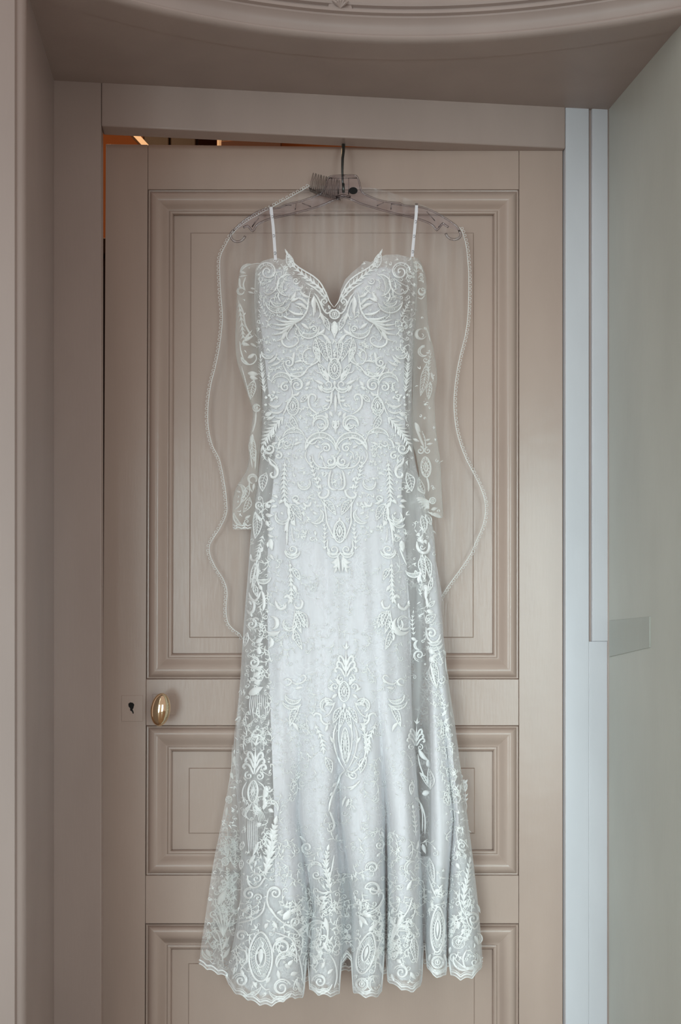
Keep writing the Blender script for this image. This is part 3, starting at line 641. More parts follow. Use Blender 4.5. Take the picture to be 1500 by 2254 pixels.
# ------------------------------------------------------------------ corded lace: every applique is draped on the cloth it is sewn to
AXT = [(540, 735), (700, 736), (812, 737), (1075, 742), (1170, 748), (1450, 758), (1700, 762), (2200, 765)]
def ax(py): return tab(AXT, py)
OCC = {}
def occ(x, y): OCC[(int(x//3), int(y//3))] = OCC.get((int(x//3), int(y//3)), 0)+1
RND = random.Random(11)
BEADS = []
class Lace:
    def __init__(s): s.r = []                           # ribbons: points, widths, height
    def cord(s, P, w=3.0, h=.0011, taper=.35, step=3.0, smooth=True):
        P = catmull(P, step) if smooth else list(P)
        n = len(P); ws = []
        for i in range(n):
            t = i/max(1, n-1); e = min(t, 1-t)*2
            ws.append(w*(taper+(1-taper)*min(1, e*3)))
        s.r.append((P, ws, h)); return P
    def leaf(s, x0, y0, x1, y1, w, b=0.0, h=.0016):     # satin stitched leaf
        mx, my = (x0+x1)/2, (y0+y1)/2; L_ = math.hypot(x1-x0, y1-y0) or 1
        nx, ny = -(y1-y0)/L_, (x1-x0)/L_
        P = catmull([(x0, y0), (mx+nx*b, my+ny*b), (x1, y1)], 2.6); n = len(P)
        s.r.append((P, [max(.5, w*math.sin(math.pi*min(1, (.04+.96*(i/(n-1)))**.8))) for i in range(n)], h))
    def oleaf(s, x0, y0, x1, y1, w, b=0.0, cw=2.2, rungs=True):   # open leaf: outline, midrib, bars
        mx, my = (x0+x1)/2, (y0+y1)/2; L_ = math.hypot(x1-x0, y1-y0) or 1
        nx, ny = -(y1-y0)/L_, (x1-x0)/L_
        A = [(x0, y0), (lerp(x0, x1, .35)+nx*(b+w*.5), lerp(y0, y1, .35)+ny*(b+w*.5)), (lerp(x0, x1, .7)+nx*(b*.7+w*.36), lerp(y0, y1, .7)+ny*(b*.7+w*.36)), (x1, y1)]
        B = [(x0, y0), (lerp(x0, x1, .35)+nx*(b-w*.5), lerp(y0, y1, .35)+ny*(b-w*.5)), (lerp(x0, x1, .7)+nx*(b*.7-w*.36), lerp(y0, y1, .7)+ny*(b*.7-w*.36)), (x1, y1)]
        A = s.cord(A, cw, taper=.6); B = s.cord(B, cw, taper=.6)
        Mi = s.cord([(x0, y0), (mx+nx*b, my+ny*b), (x1, y1)], cw*.7, h=.0008)
        if rungs:
            k = max(2, int(L_/5.5))
            for i in range(1, k):
                t = i/k
                pa = A[int(t*(len(A)-1))]; pb = B[int(t*(len(B)-1))]; pm = Mi[int(max(0, t-.12)*(len(Mi)-1))]
                s.cord([pm, pa], 1.2, .0005, 1, smooth=False); s.cord([pm, pb], 1.2, .0005, 1, smooth=False)
        BEADS.append(((mx+nx*b, my+ny*b), s))
    def spiral(s, cx, cy, r, a0, d=1, turns=1.35, w=3.2, lad=True, lead=None):
        a0 = math.radians(a0); P = []; n = max(14, int(r*turns*1.7))
        for i in range(n+1):
            t = i/n; rr = r*(1-.86*t**.9); a = a0+d*2*math.pi*turns*t
            P.append((cx+rr*math.cos(a), cy+rr*math.sin(a)))
        if lead: P = catmull(list(lead)+[P[0]], 3)[:-1]+P
        s.cord(P, w, .0013, .7, smooth=False)
        s.leaf(P[-1][0]-r*.12, P[-1][1], P[-1][0]+r*.14, P[-1][1], r*.24)
        if lad:
            Q = []
            for i in range(17):
                t = i/16; a = a0+d*2*math.pi*.72*t
                Q.append((cx+r*.70*(1-.3*t)*math.cos(a), cy+r*.70*(1-.3*t)*math.sin(a)))
                if i % 2:
                    ro = r*(1-.86*(t*.72/turns)**.9)
                    s.cord([Q[-1], (cx+ro*math.cos(a), cy+ro*math.sin(a))], 1.3, .0005, 1, smooth=False)
            s.cord(Q, w*.55, .0008, smooth=False)
        BEADS.append(((cx, cy), s))
    def cres(s, cx, cy, r, a0, a1, th, w=2.8, solid=False, sy=1.0, rot=0):
        n = max(10, int(abs(a1-a0)/360*2*math.pi*r/2.8)); cr_, sr_ = math.cos(math.radians(rot)), math.sin(math.radians(rot))
        def pt(rr, a):
            x, y = rr*math.cos(a), rr*math.sin(a)*sy
            return (cx+x*cr_-y*sr_, cy+x*sr_+y*cr_)
        A = []; B = []; Mi = []; ws = []
        for i in range(n+1):
            t = i/n; a = math.radians(lerp(a0, a1, t)); q = th*math.sin(math.pi*t)
            A.append(pt(r, a)); B.append(pt(r-q, a)); Mi.append(pt(r-q/2, a)); ws.append(max(.6, q))
        if solid: s.r.append((Mi, ws, .0020)); return
        s.cord(A, w, .0013, .6, smooth=False); s.cord(B, w*.7, .0010, .6, smooth=False)
        st = max(1, int(round(4.2/(2*math.pi*r*abs(a1-a0)/360/n))))
        for i in range(st, n, st): s.cord([A[i], B[i]], 1.3, .0005, 1, smooth=False)
    def oval(s, cx, cy, rx, ry, rot=0, spokes=8, w=3.2, inner=.45, drop=True):
        c_, s_ = math.cos(math.radians(rot)), math.sin(math.radians(rot))
        def pt(k, a):
            x, y = rx*k*math.cos(a), ry*k*math.sin(a)*(1 if not drop else (1.0 if math.sin(a) > 0 else 1.0))
            if drop: x *= 1-.25*max(0, -math.sin(a))**2
            return (cx+x*c_-y*s_, cy+x*s_+y*c_)
        n = max(18, int((rx+ry)*1.1))
        for k, wk in ((1.0, w), (.80, w*.4), (inner, w*.8)):
            s.cord([pt(k, 2*math.pi*i/n) for i in range(n+1)], wk, .0012, 1, smooth=False)
        for i in range(spokes*2): s.cord([pt(inner, math.pi*(i+.5)/spokes), pt(.8, math.pi*(i+.5)/spokes)], 1.3, .0005, 1, smooth=False)
        a, b = pt(inner*.75, -math.pi/2), pt(inner*.75, math.pi/2); s.leaf(*a, *b, rx*inner*.9)
        m_ = max(8, int((rx+ry)/3.2))
        for i in range(m_): BEADS.append((pt(.9, 2*math.pi*i/m_), s))
    def fern(s, P, ln, n, ang=42, side=0, w=3.0, stem=2.0, solid=True, rev=False):
        Q = s.cord(P, stem, .0011); m_ = len(Q)
        for i in range(n):
            t = (i+.6)/(n+.3); j = min(m_-2, int(t*(m_-1)))
            dx, dy = Q[j+1][0]-Q[j][0], Q[j+1][1]-Q[j][1]; a = math.atan2(dy, dx)
            if rev: a += math.pi
            k = ln*(.62+.5*math.sin(math.pi*min(1, .15+t*.9)))
            for sd in ((-1, 1) if side == 0 else (side,)):
                b = a+sd*math.radians(ang); x1, y1 = Q[j][0]+k*math.cos(b), Q[j][1]+k*math.sin(b)
                if solid: s.leaf(Q[j][0], Q[j][1], x1, y1, w, -sd*k*.1)
                else: s.cord([Q[j], ((Q[j][0]+x1)/2-sd*k*.05, (Q[j][1]+y1)/2), (x1, y1)], w*.5, .0008)
        dx, dy = (Q[-1][0]-Q[-4][0], Q[-1][1]-Q[-4][1]) if not rev else (Q[0][0]-Q[3][0], Q[0][1]-Q[3][1]); L_ = math.hypot(dx, dy) or 1
        e = Q[-1] if not rev else Q[0]
        s.leaf(e[0], e[1], e[0]+dx/L_*ln*.9, e[1]+dy/L_*ln*.9, w*1.25)
    def palm(s, x, y, k, rot=0, pairs=3):               # palmette: stem, hooked leaf pairs, two base spirals
        c_, s_ = math.cos(math.radians(rot)), math.sin(math.radians(rot))
        def T(a, b): return (x+(a*c_-b*s_)*k, y+(a*s_+b*c_)*k)
        s.leaf(*T(0, 2), *T(0, -60), 5*k); s.leaf(*T(0, -58), *T(2, -78), 4.5*k); s.leaf(*T(0, -60), *T(-8, -70), 3.5*k); s.leaf(*T(0, -60), *T(8, -68), 3.5*k)
        for i in range(pairs):
            b = -12-13*i; e = 25-4*i
            for sd in (-1, 1):
                P = [T(sd*2, b+14), T(sd*e*.45, b-3), T(sd*e*.85, b-7), T(sd*e, b+1), T(sd*e*.8, b+4)]
                s.cord(P, 4.6*k, .0015, .5); s.leaf(*P[3], *T(sd*e*.72, b+1), 5*k)
        for sd in (-1, 1): s.spiral(*T(sd*12, 6), 10*k, -90 if sd > 0 else -90, sd, 1.25, 2.6*k)
    def dots(s, P, every=7):
        Q = catmull(P, every)
        for p in Q: BEADS.append((p, s))
    def ribbons(s): return s.r
def drape(ribs, F, lift=.0010):
    v = []; f = []
    for P, ws, h in ribs:
        n = len(P)
        if n < 2: continue
        base = len(v)
        for i, (x, y) in enumerate(P):
            a, b = P[max(0, i-1)], P[min(n-1, i+1)]
            dx, dy = b[0]-a[0], b[1]-a[1]; L_ = math.hypot(dx, dy) or 1
            nx, ny = -dy/L_*ws[i]/2, dx/L_*ws[i]/2
            yc = F(x, y)-lift
            hh = h*min(1.0, .35+ws[i]/3.0)
            v += [W(x+nx, y+ny, F(x+nx, y+ny)-lift+.0009), W(x+nx*.55, y+ny*.55, yc-hh*.8), W(x-nx*.55, y-ny*.55, yc-hh*.8), W(x-nx, y-ny, F(x-nx, y-ny)-lift+.0009)]
            occ(x, y); 
            if ws[i] > 4: occ(x+nx, y+ny); occ(x-nx, y-ny)
        for i in range(n-1):
            for k in range(3):
                q = base+4*i+k; f.append((q, q+1, q+5, q+4))
    return v, f
ALLB = []
def sew(l, F, parent, name='lace_motif', mat=None, lift=.0019, mirror=False):
    g = .95 if parent in (slv_l, slv_r) else 1.14
    ribs = [(P, [w*g for w in ws], h*1.25) if max(ws) > 2 else (P, ws, h) for P, ws, h in l.ribbons()]
    for mir in ((False, True) if mirror else (False,)):
        rr = ribs if not mir else [([(2*ax(y)-x, y) for x, y in P], w, h) for P, w, h in ribs]
        v, f = drape(rr, F, lift)
        obj(name, v, f, mat or (M_LACE if parent is over else M_SHEERT), parent, smooth=True)
        for p, o in BEADS:
            if o is l: ALLB.append(((2*ax(p[1])-p[0], p[1]) if mir else p, F, parent))
    BEADS[:] = [b for b in BEADS if b[1] is not l]
def motif(F=None, parent=None, mirror=False, **k):
    def deco(fn):
        l = Lace(); fn(l); sew(l, F or dF, parent or over, mirror=mirror, **k)
    return deco

# ---- neckline feathers, cups
@motif(mirror=True)
def _(l):
    l.cord([(632, 553), (642, 572), (655, 586), (672, 597), (690, 608), (706, 623), (718, 645), (726, 664), (735, 676)], 3.0)
    l.fern([(722, 662), (708, 640), (688, 620), (664, 602), (644, 582), (633, 560)], 15, 11, 34, 0, 3.2, 2.2)
    l.oleaf(640, 590, 632, 556, 15, 2)
    l.cord([(722, 664), (705, 645), (690, 632), (672, 622)], 3.2); l.cord([(668, 612), (690, 622), (708, 636), (716, 650)], 2.2)
@motif(mirror=True)
def _(l):
    l.spiral(715, 664, 9, 90, 1, 1.4, 2.6); l.cord([(733, 680), (722, 690), (714, 684), (708, 672), (700, 655), (692, 645)], 3.4)
@motif()
def _(l):
    l.oval(737, 692, 11, 10, 0, 6, 2.4, drop=False); l.leaf(737, 708, 737, 746, 11); l.oval(737, 722, 7, 14, 0, 4, 2)
@motif(mirror=True)
def _(l):
    l.spiral(589, 598, 23, -170, 1, 1.55, 3.2); l.cord([(612, 604), (613, 622), (604, 640), (590, 648), (578, 640)], 3); l.cord([(575, 630), (590, 622), (604, 612)], 2)
@motif(mirror=True)
def _(l):
    l.cres(634, 628, 24, 95, 285, 13); l.spiral(652, 618, 9, 0, 1, 1.3, 2.4); l.cord([(616, 642), (612, 652), (618, 664)], 3)
@motif(mirror=True)
def _(l):
    l.cres(612, 662, 27, 10, 175, 12); l.cres(612, 660, 15, 10, 175, 7); l.leaf(640, 660, 652, 640, 7, 2); l.leaf(640, 664, 660, 655, 6)
    l.fern([(590, 700), (572, 668)], 8, 5, 45, 0, 2.4, 1.6)
@motif(mirror=True)
def _(l):                                              # long stem with hooked feathers across the cup
    l.cord([(684, 640), (680, 660), (676, 684), (664, 702), (648, 712), (632, 726), (622, 742), (622, 756), (634, 764), (648, 761), (657, 752), (655, 743), (647, 742), (643, 750)], 4.0)
    l.cord([(646, 716), (634, 732), (632, 744), (640, 752)], 2.4); l.dots([(686, 645), (680, 675), (668, 700)], 8)
    for a, b in (((664, 702), (618, 694)), ((656, 706), (604, 702)), ((650, 710), (594, 712)), ((645, 714), (600, 724)), ((640, 718), (598, 738)), ((632, 730), (606, 752)), ((670, 692), (632, 680))):
        l.leaf(*a, *b, 5.5, -5)
    l.leaf(676, 682, 650, 668, 7, 4); l.leaf(678, 672, 652, 655, 6, 4); l.leaf(682, 655, 660, 640, 6, -3)
@motif(mirror=True)
def _(l):
    l.leaf(692, 652, 696, 690, 9, 3); l.leaf(688, 664, 690, 700, 6, -3); l.cord([(690, 650), (700, 668), (706, 690), (700, 702)], 3)
    l.leaf(706, 688, 716, 712, 7); l.oleaf(712, 695, 726, 728, 11)
@motif(mirror=True)
def _(l):
    l.cres(680, 722, 23, -10, 190, 10); l.spiral(692, 724, 8, 180, 1, 1.3, 2.8); l.leaf(664, 712, 682, 726, 7); l.leaf(700, 736, 716, 722, 7, 3)
    l.cord([(657, 724), (650, 712), (648, 702)], 3)
@motif(mirror=True)
def _(l):
    l.oleaf(697, 742, 722, 796, 17, -3); l.oleaf(694, 744, 706, 800, 12, 3); l.leaf(712, 738, 732, 758, 6); l.oleaf(722, 742, 731, 800, 10, 2); l.cord([(694, 742), (706, 736), (720, 742), (728, 756)], 2.6)
@motif(mirror=True)
def _(l):
    l.cres(686, 783, 19, -80, 100, 10); l.cord([(686, 802), (674, 800), (667, 788), (669, 775), (678, 768), (686, 768)], 3.0); l.leaf(648, 775, 648, 796, 6, 2)
@motif(mirror=True)
def _(l):
    l.spiral(636, 798, 13, -120, 1, 1.4, 3.0); l.cord([(623, 798), (630, 816), (642, 828), (660, 829), (672, 818), (680, 808), (694, 800), (704, 793)], 3.2)
    l.cres(655, 808, 21, 20, 140, 9); l.leaf(649, 798, 672, 797, 5, -3)
@motif(mirror=True)
def _(l):
    l.fern([(584, 866), (580, 842), (577, 818), (574, 790)], 14, 10, 32, 0, 2.6, 1.8); l.leaf(590, 800, 612, 780, 6, 2); l.leaf(596, 806, 622, 792, 5, 2)
    l.cres(590, 776, 14, 20, 190, 7)
@motif()
def _(l):
    l.oval(737, 812, 14, 23, 0, 8, 3.2); l.leaf(737, 786, 737, 776, 7); l.leaf(737, 838, 737, 850, 7)
@motif(mirror=True)
def _(l):
    l.leaf(724, 838, 706, 812, 8, 3); l.oleaf(718, 830, 700, 800, 11, 2); l.cord([(730, 842), (716, 834), (708, 822), (700, 820), (692, 812)], 2.6); l.leaf(712, 846, 692, 836, 7)
@motif(mirror=True)
def _(l):
    l.spiral(722, 847, 14, 180, -1, 1.2, 2.8); l.cres(722, 848, 16, 0, 180, 6); l.leaf(700, 848, 710, 864, 6)
@motif(mirror=True)
def _(l):
    l.spiral(654, 848, 17, 200, 1, 1.5, 3.2); l.leaf(674, 850, 684, 838, 8); l.leaf(672, 858, 680, 852, 6); l.leaf(655, 868, 640, 872, 5)
@motif(mirror=True)
def _(l):
    l.cres(620, 842, 22, 180, 380, 9); l.spiral(628, 852, 12, -60, -1, 1.4, 3.2); l.cord([(641, 850), (644, 866), (640, 880), (632, 892), (628, 904), (622, 916)], 3)
@motif(mirror=True)
def _(l):                                              # beaded spray at the side of the waist
    for x, y in ((592, 868), (606, 866), (586, 878), (596, 884), (612, 878), (588, 892), (604, 894)): l.leaf(x, y, x+8*math.cos(x), y+7*math.sin(y), 6)
    l.cres(606, 884, 15, 10, 170, 6, solid=True); l.cres(608, 894, 18, 15, 160, 5, solid=True); l.spiral(600, 872, 8, 0, 1, 1.2, 2.6); l.dots([(590, 870), (598, 882), (592, 896), (612, 900)], 6)
@motif(mirror=True)
def _(l):
    l.oval(645, 894, 13, 20, 0, 8, 2.8); l.oleaf(662, 885, 678, 868, 10); l.leaf(652, 872, 660, 862, 6); l.oleaf(640, 914, 658, 946, 12, 3); l.cord([(645, 914), (652, 920), (658, 932)], 2)
@motif(mirror=True)
def _(l):
    l.cord([(692, 884), (696, 874), (690, 868), (682, 870), (679, 882), (682, 896), (692, 906), (702, 912)], 4.4); l.cres(706, 932, 17, -200, 90, 7, 3.4); l.spiral(709, 936, 10, 200, -1, 1.0, 3, lad=False)
    l.dots([(683, 912), (684, 926), (692, 934)], 6)
@motif(mirror=True)
def _(l):
    l.leaf(716, 880, 730, 880, 6, 3); l.leaf(718, 874, 727, 874, 5); l.cord([(730, 870), (728, 888), (722, 900), (706, 908)], 2.6); l.leaf(712, 896, 722, 890, 5); l.leaf(732, 862, 731, 890, 6, 2); l.leaf(726, 905, 733, 918, 7); l.leaf(716, 908, 724, 922, 6)
    l.dots([(732, 900), (734, 912), (726, 920)], 5)
@motif()
def _(l):
    l.leaf(739, 925, 739, 955, 7); l.oleaf(739, 945, 733, 925, 8); l.oleaf(739, 945, 746, 925, 8); l.leaf(739, 868, 739, 912, 6)
@motif(mirror=True)
def _(l):                                              # side feather and its falling leaves
    l.fern([(626, 916), (612, 930), (598, 946), (588, 962), (580, 980)], 20, 8, 40, 0, 4.2, 2.4); l.leaf(584, 914, 600, 908, 9); l.leaf(588, 924, 606, 916, 6); l.leaf(602, 946, 598, 960, 8)
@motif(mirror=True)
def _(l):
    l.cres(647, 966, 24, 190, 345, 10); l.cord([(670, 958), (678, 974), (690, 977), (700, 968)], 3); l.spiral(632, 976, 9, 0, 1, 1.2, 2.4); l.leaf(648, 980, 664, 974, 6, -2); l.cord([(612, 988), (616, 972), (626, 964)], 3.2)
@motif(mirror=True)
def _(l):                                              # great arch at the waist
    l.cres(706, 986, 34, 172, 368, 11, 3.4); l.cord([(673, 990), (680, 978), (690, 968), (704, 964), (714, 970)], 3.6); l.spiral(718, 986, 12, -150, 1, 1.4, 3.4); l.leaf(704, 986, 692, 980, 6); l.cord([(702, 1012), (704, 998), (712, 992)], 2.6)
    l.cord([(676, 990), (672, 1004), (680, 1020), (696, 1032)], 2.8)
@motif(mirror=True)
def _(l):
    l.spiral(594, 988, 14, -160, -1, 1.4, 3.4); l.leaf(598, 978, 612, 974, 6); l.spiral(613, 1003, 10, -120, 1, 1.2, 3.6); l.dots([(606, 984), (612, 990), (618, 996)], 5)
@motif(mirror=True)
def _(l):
    l.cord([(591, 1006), (596, 1020), (606, 1028), (611, 1040), (606, 1050), (598, 1050), (596, 1042), (601, 1040)], 5.2, .0016); l.cord([(592, 1008), (604, 1018), (612, 1030), (614, 1042)], 2.2)
    l.oleaf(587, 1040, 578, 1082, 18, 4)
@motif(mirror=True)
def _(l):
    l.fern([(627, 1098), (625, 1066), (626, 1040), (628, 1010)], 17, 9, 36, 0, 3.4, 2.4, rev=True); l.dots([(620, 1020), (618, 1050), (612, 1080)], 8); l.dots([(632, 1020), (634, 1060)], 8)
@motif(mirror=True)
def _(l):
    l.spiral(728, 1015, 13, -90, 1, 1.2, 3.6); l.cord([(688, 1000), (690, 1014), (700, 1026), (714, 1030), (728, 1030)], 3.2); l.cres(727, 1016, 15, 0, 180, 6); l.leaf(706, 1002, 712, 1014, 5)
@motif(mirror=True)
def _(l):
    l.cord([(730, 1034), (726, 1044), (724, 1060), (726, 1072), (734, 1078), (741, 1078)], 4.6, .0016); l.cord([(734, 1040), (731, 1056), (733, 1070)], 2.4); l.dots([(730, 1048), (729, 1062), (736, 1072)], 6)
@motif(mirror=True)
def _(l):
    l.cres(670, 1064, 14, -40, 200, 6); l.fern([(704, 1092), (700, 1066), (690, 1040), (684, 1012)], 11, 8, 40, 0, 3.2, 2); l.leaf(700, 1050, 708, 1060, 6); l.leaf(704, 1066, 708, 1078, 6)
@motif(mirror=True)
def _(l):
    l.cord([(700, 1086), (704, 1094), (714, 1096), (722, 1090), (724, 1080), (718, 1078)], 5.2, .0017); l.oleaf(712, 1100, 740, 1134, 14, -3); l.cres(696, 1136, 17, -60, 130, 9); l.leaf(688, 1127, 700, 1133, 6)
    l.cord([(706, 1098), (714, 1112), (718, 1132), (720, 1150), (728, 1168), (736, 1186)], 3.4); l.cord([(724, 1098), (734, 1094), (739, 1102)], 2.6)
@motif(mirror=True)
def _(l):
    l.fern([(716, 1212), (714, 1190), (716, 1168), (712, 1150)], 10, 6, 40, 0, 3, 1.8); l.dots([(708, 1180), (704, 1196), (712, 1208)], 6)
@motif()
def _(l):
    l.oval(748, 1170, 13, 24, 0, 7, 3.6); l.leaf(748, 1146, 748, 1138, 6)
@motif(mirror=True)
def _(l):
    l.spiral(735, 1210, 14, 200, -1, 1.35, 3.2); l.cres(735, 1212, 15, 10, 170, 6); l.cord([(722, 1186), (721, 1202), (726, 1218)], 3)
@motif(mirror=True)
def _(l):
    l.leaf(744, 1228, 728, 1238, 9, -5); l.leaf(744, 1238, 732, 1250, 8, -3); l.leaf(744, 1222, 748, 1262, 6); l.leaf(742, 1250, 736, 1262, 6)
@motif(mirror=True)
def _(l):                                              # hip spray
    for x, y, a in ((612, 1096, 200), (606, 1104, 180), (610, 1114, 160), (622, 1100, 120), (632, 1106, 80), (644, 1098, 40), (650, 1104, 20)): l.leaf(x, y, x+14*math.cos(math.radians(a)), y+12*math.sin(math.radians(a)), 7, 2)
    l.cord([(668, 1106), (674, 1114), (682, 1112), (685, 1104)], 5.6, .0018); l.spiral(652, 1098, 9, 180, 1, 1.2, 2.6); l.dots([(640, 1092), (660, 1096), (672, 1100)], 6)
@motif(mirror=True)
def _(l):
    l.cres(622, 1138, 16, -20, 220, 7); l.leaf(618, 1127, 624, 1133, 6); l.oleaf(638, 1108, 664, 1146, 15, -3); l.oleaf(636, 1110, 650, 1156, 11, 2); l.leaf(634, 1150, 626, 1172, 7); l.leaf(640, 1148, 652, 1158, 7)
    l.cord([(634, 1108), (637, 1130), (634, 1152), (632, 1176), (632, 1200)], 4); l.cord([(642, 1160), (644, 1180), (648, 1194)], 2.4)
@motif(mirror=True)
def _(l):
    l.spiral(644, 1210, 15, 180, -1, 1.3, 3.2); l.cres(644, 1212, 17, 0, 180, 6); l.dots([(632, 1172), (630, 1190), (634, 1206)], 6)
@motif(mirror=True)
def _(l):                                              # falling leaf stem below the hip
    l.fern([(642, 1318), (641, 1290), (640, 1260), (638, 1232)], 12, 8, 34, 0, 4, 2.6, rev=True); l.oleaf(643, 1250, 660, 1277, 11, -2); l.leaf(645, 1288, 655, 1302, 7); l.leaf(632, 1310, 624, 1318, 6); l.dots([(638, 1240), (644, 1252)], 6)
@motif(mirror=True)
def _(l):
    l.cord([(606, 1322), (610, 1334), (618, 1341), (628, 1336), (630, 1328)], 6.2, .0019); l.cord([(648, 1330), (652, 1338), (662, 1338), (666, 1326), (662, 1320)], 5.4, .0018); l.leaf(630, 1308, 644, 1322, 7); l.leaf(640, 1318, 634, 1330, 6)
@motif(mirror=True)
def _(l):                                              # leaf fan
    l.cres(638, 1374, 15, -30, 225, 7); l.oleaf(652, 1344, 671, 1382, 12, -2); l.oleaf(656, 1344, 678, 1382, 12, -4); l.oleaf(649, 1348, 664, 1394, 10, 1); l.oleaf(648, 1384, 666, 1430, 13, 2); l.cord([(650, 1342), (648, 1362), (645, 1384), (648, 1408)], 2.8)
    l.leaf(644, 1396, 646, 1412, 5); l.dots([(634, 1418), (642, 1424), (645, 1432)], 7)
# ---- moons and drops beside the slip
@motif()
def _(l): l.cres(600, 1371, 15, -120, 110, 9, solid=True)
@motif()
def _(l):
    l.cres(602, 1384, 16, 10, 165, 10, solid=True)
@motif()
def _(l): l.cres(590, 1414, 13, -75, 85, 9, solid=True)
@motif()
def _(l):
    l.cres(884, 1378, 21, 20, 250, 11, solid=True); l.cres(890, 1374, 14, 10, 190, 6, solid=True); l.cres(888, 1368, 12, 150, 330, 4, 2.2)
# ---- centre front palmettes and medallions
@motif()
def _(l): l.palm(762, 1488, .98)
@motif(mirror=True)
def _(l):
    l.leaf(748, 1508, 736, 1494, 8, 3); l.spiral(738, 1512, 11, 90, 1, 1.2, 2.8); l.leaf(742, 1528, 730, 1538, 7); l.cres(728, 1540, 12, 30, 210, 6); l.leaf(732, 1520, 722, 1512, 6)
@motif()
def _(l): l.oval(758, 1522, 12, 22, 0, 7, 3.2); l.leaf(758, 1548, 758, 1562, 8)
@motif(mirror=True)
def _(l):
    l.oleaf(752, 1556, 734, 1592, 13, 2); l.oleaf(756, 1560, 746, 1606, 10, -2); l.cres(720, 1552, 15, 100, 330, 7); l.leaf(726, 1546, 714, 1556, 6); l.cord([(738, 1544), (732, 1560), (724, 1572), (712, 1580)], 3)
@motif(mirror=True)
def _(l):
    l.cord([(690, 1578), (696, 1570), (706, 1574), (708, 1586), (716, 1594), (728, 1592)], 4.6, .0016); l.fern([(712, 1650), (708, 1626), (698, 1604), (692, 1588)], 13, 6, 38, 0, 4, 2.4, rev=True); l.leaf(722, 1596, 716, 1612, 7)
@motif(mirror=True)
def _(l):                                              # lower side sprays
    l.cord([(626, 1498), (634, 1494), (642, 1500), (636, 1508), (628, 1508)], 4, .0015); l.cord([(642, 1500), (652, 1506), (666, 1502), (674, 1492), (668, 1486), (660, 1492)], 3.6); l.cres(646, 1532, 18, 20, 190, 9); l.cres(644, 1540, 22, 25, 170, 8); l.leaf(650, 1516, 668, 1512, 6)
    l.oleaf(660, 1552, 638, 1600, 13, 4); l.leaf(644, 1590, 658, 1612, 7, -2); l.dots([(632, 1520), (630, 1528), (636, 1524)], 5)
@motif(mirror=True)
def _(l):
    l.cord([(752, 1588), (746, 1612), (748, 1642), (754, 1666), (762, 1686)], 2.6); l.cord([(742, 1590), (735, 1616), (738, 1648), (748, 1676), (760, 1696)], 3); l.leaf(736, 1636, 726, 1620, 6); l.oleaf(716, 1666, 730, 1702, 14, -3)
@motif()
def _(l): l.oval(760, 1640, 9, 38, 0, 10, 2.6, .4)
@motif()
def _(l):
    l.cord([(760, 1696), (750, 1706), (744, 1724), (736, 1742), (728, 1764), (724, 1786)], 4, .0014); l.leaf(742, 1722, 732, 1732, 6); l.leaf(734, 1744, 726, 1752, 6); l.cord([(726, 1786), (732, 1800), (736, 1816), (732, 1828), (724, 1830), (721, 1822)], 4.6, .0016); l.dots([(730, 1790), (734, 1800), (737, 1812)], 5)
@motif()
def _(l):
    l.cord([(762, 1694), (776, 1700), (790, 1690), (802, 1670), (806, 1646), (802, 1620)], 3.6); l.spiral(778, 1706, 11, 200, -1, 1.3, 3); l.fern([(806, 1660), (808, 1630), (800, 1602), (806, 1580)], 14, 7, 36, 0, 4, 2.4); l.cord([(764, 1734), (780, 1730), (794, 1718)], 3.6); l.leaf(770, 1740, 786, 1728, 5)
@motif()
def _(l): l.leaf(762, 1752, 754, 1776, 5, 2); l.leaf(768, 1758, 762, 1778, 6); l.leaf(744, 1836, 738, 1850, 5)
# ---- left sheer side of the skirt
@motif()
def _(l): l.spiral(571, 1112, 10, 90, 1, 1.4, 2.8); l.oleaf(562, 1126, 562, 1186, 19, -5); l.leaf(564, 1130, 574, 1150, 5); l.dots([(572, 1106), (576, 1118)], 5)
@motif()
def _(l):
    for x, y, x1, y1, w in ((586, 1108, 594, 1118, 9), (585, 1132, 602, 1134, 8), (587, 1146, 594, 1160, 7), (588, 1166, 604, 1160, 7), (590, 1176, 604, 1182, 6), (596, 1186, 600, 1212, 11), (592, 1192, 590, 1206, 5), (596, 1220, 604, 1232, 6)): l.leaf(x, y, x1, y1, w, 2)
    l.spiral(592, 1112, 8, -40, -1, 1.0, 4, lad=False); l.dots([(588, 1122), (598, 1172), (602, 1190)], 6)
@motif()
def _(l): l.fern([(580, 1176), (574, 1196), (568, 1216), (566, 1232)], 12, 7, 40, 0, 2.6, 1.8, solid=True)
@motif()
def _(l):
    l.cord([(552, 1220), (554, 1232), (562, 1234), (570, 1228), (574, 1214)], 4.6, .0016); l.leaf(572, 1216, 580, 1204, 7); l.oleaf(562, 1238, 551, 1284, 13, -3); l.oleaf(566, 1240, 554, 1294, 9, -4); l.cord([(570, 1236), (566, 1260), (568, 1282), (574, 1296)], 3.4); l.cres(580, 1268, 17, 10, 165, 10)
    l.oleaf(560, 1286, 566, 1314, 10)
@motif()
def _(l): l.leaf(570, 1288, 578, 1300, 8); l.cord([(576, 1300), (580, 1310), (582, 1326), (580, 1344)], 6, .0016); l.cord([(574, 1302), (568, 1316), (560, 1322), (552, 1316), (548, 1304)], 4.4); l.dots([(578, 1322), (580, 1336), (578, 1344)], 5)
@motif()
def _(l): l.cord([(546, 1318), (554, 1320), (560, 1330), (558, 1344), (550, 1350), (544, 1342)], 5.4, .0016); l.leaf(548, 1322, 554, 1332, 5); l.spiral(554, 1374, 14, -150, 1, 1.5, 3); l.spiral(562, 1366, 8, 0, -1, 1.1, 2.6); l.leaf(552, 1350, 555, 1358, 5)
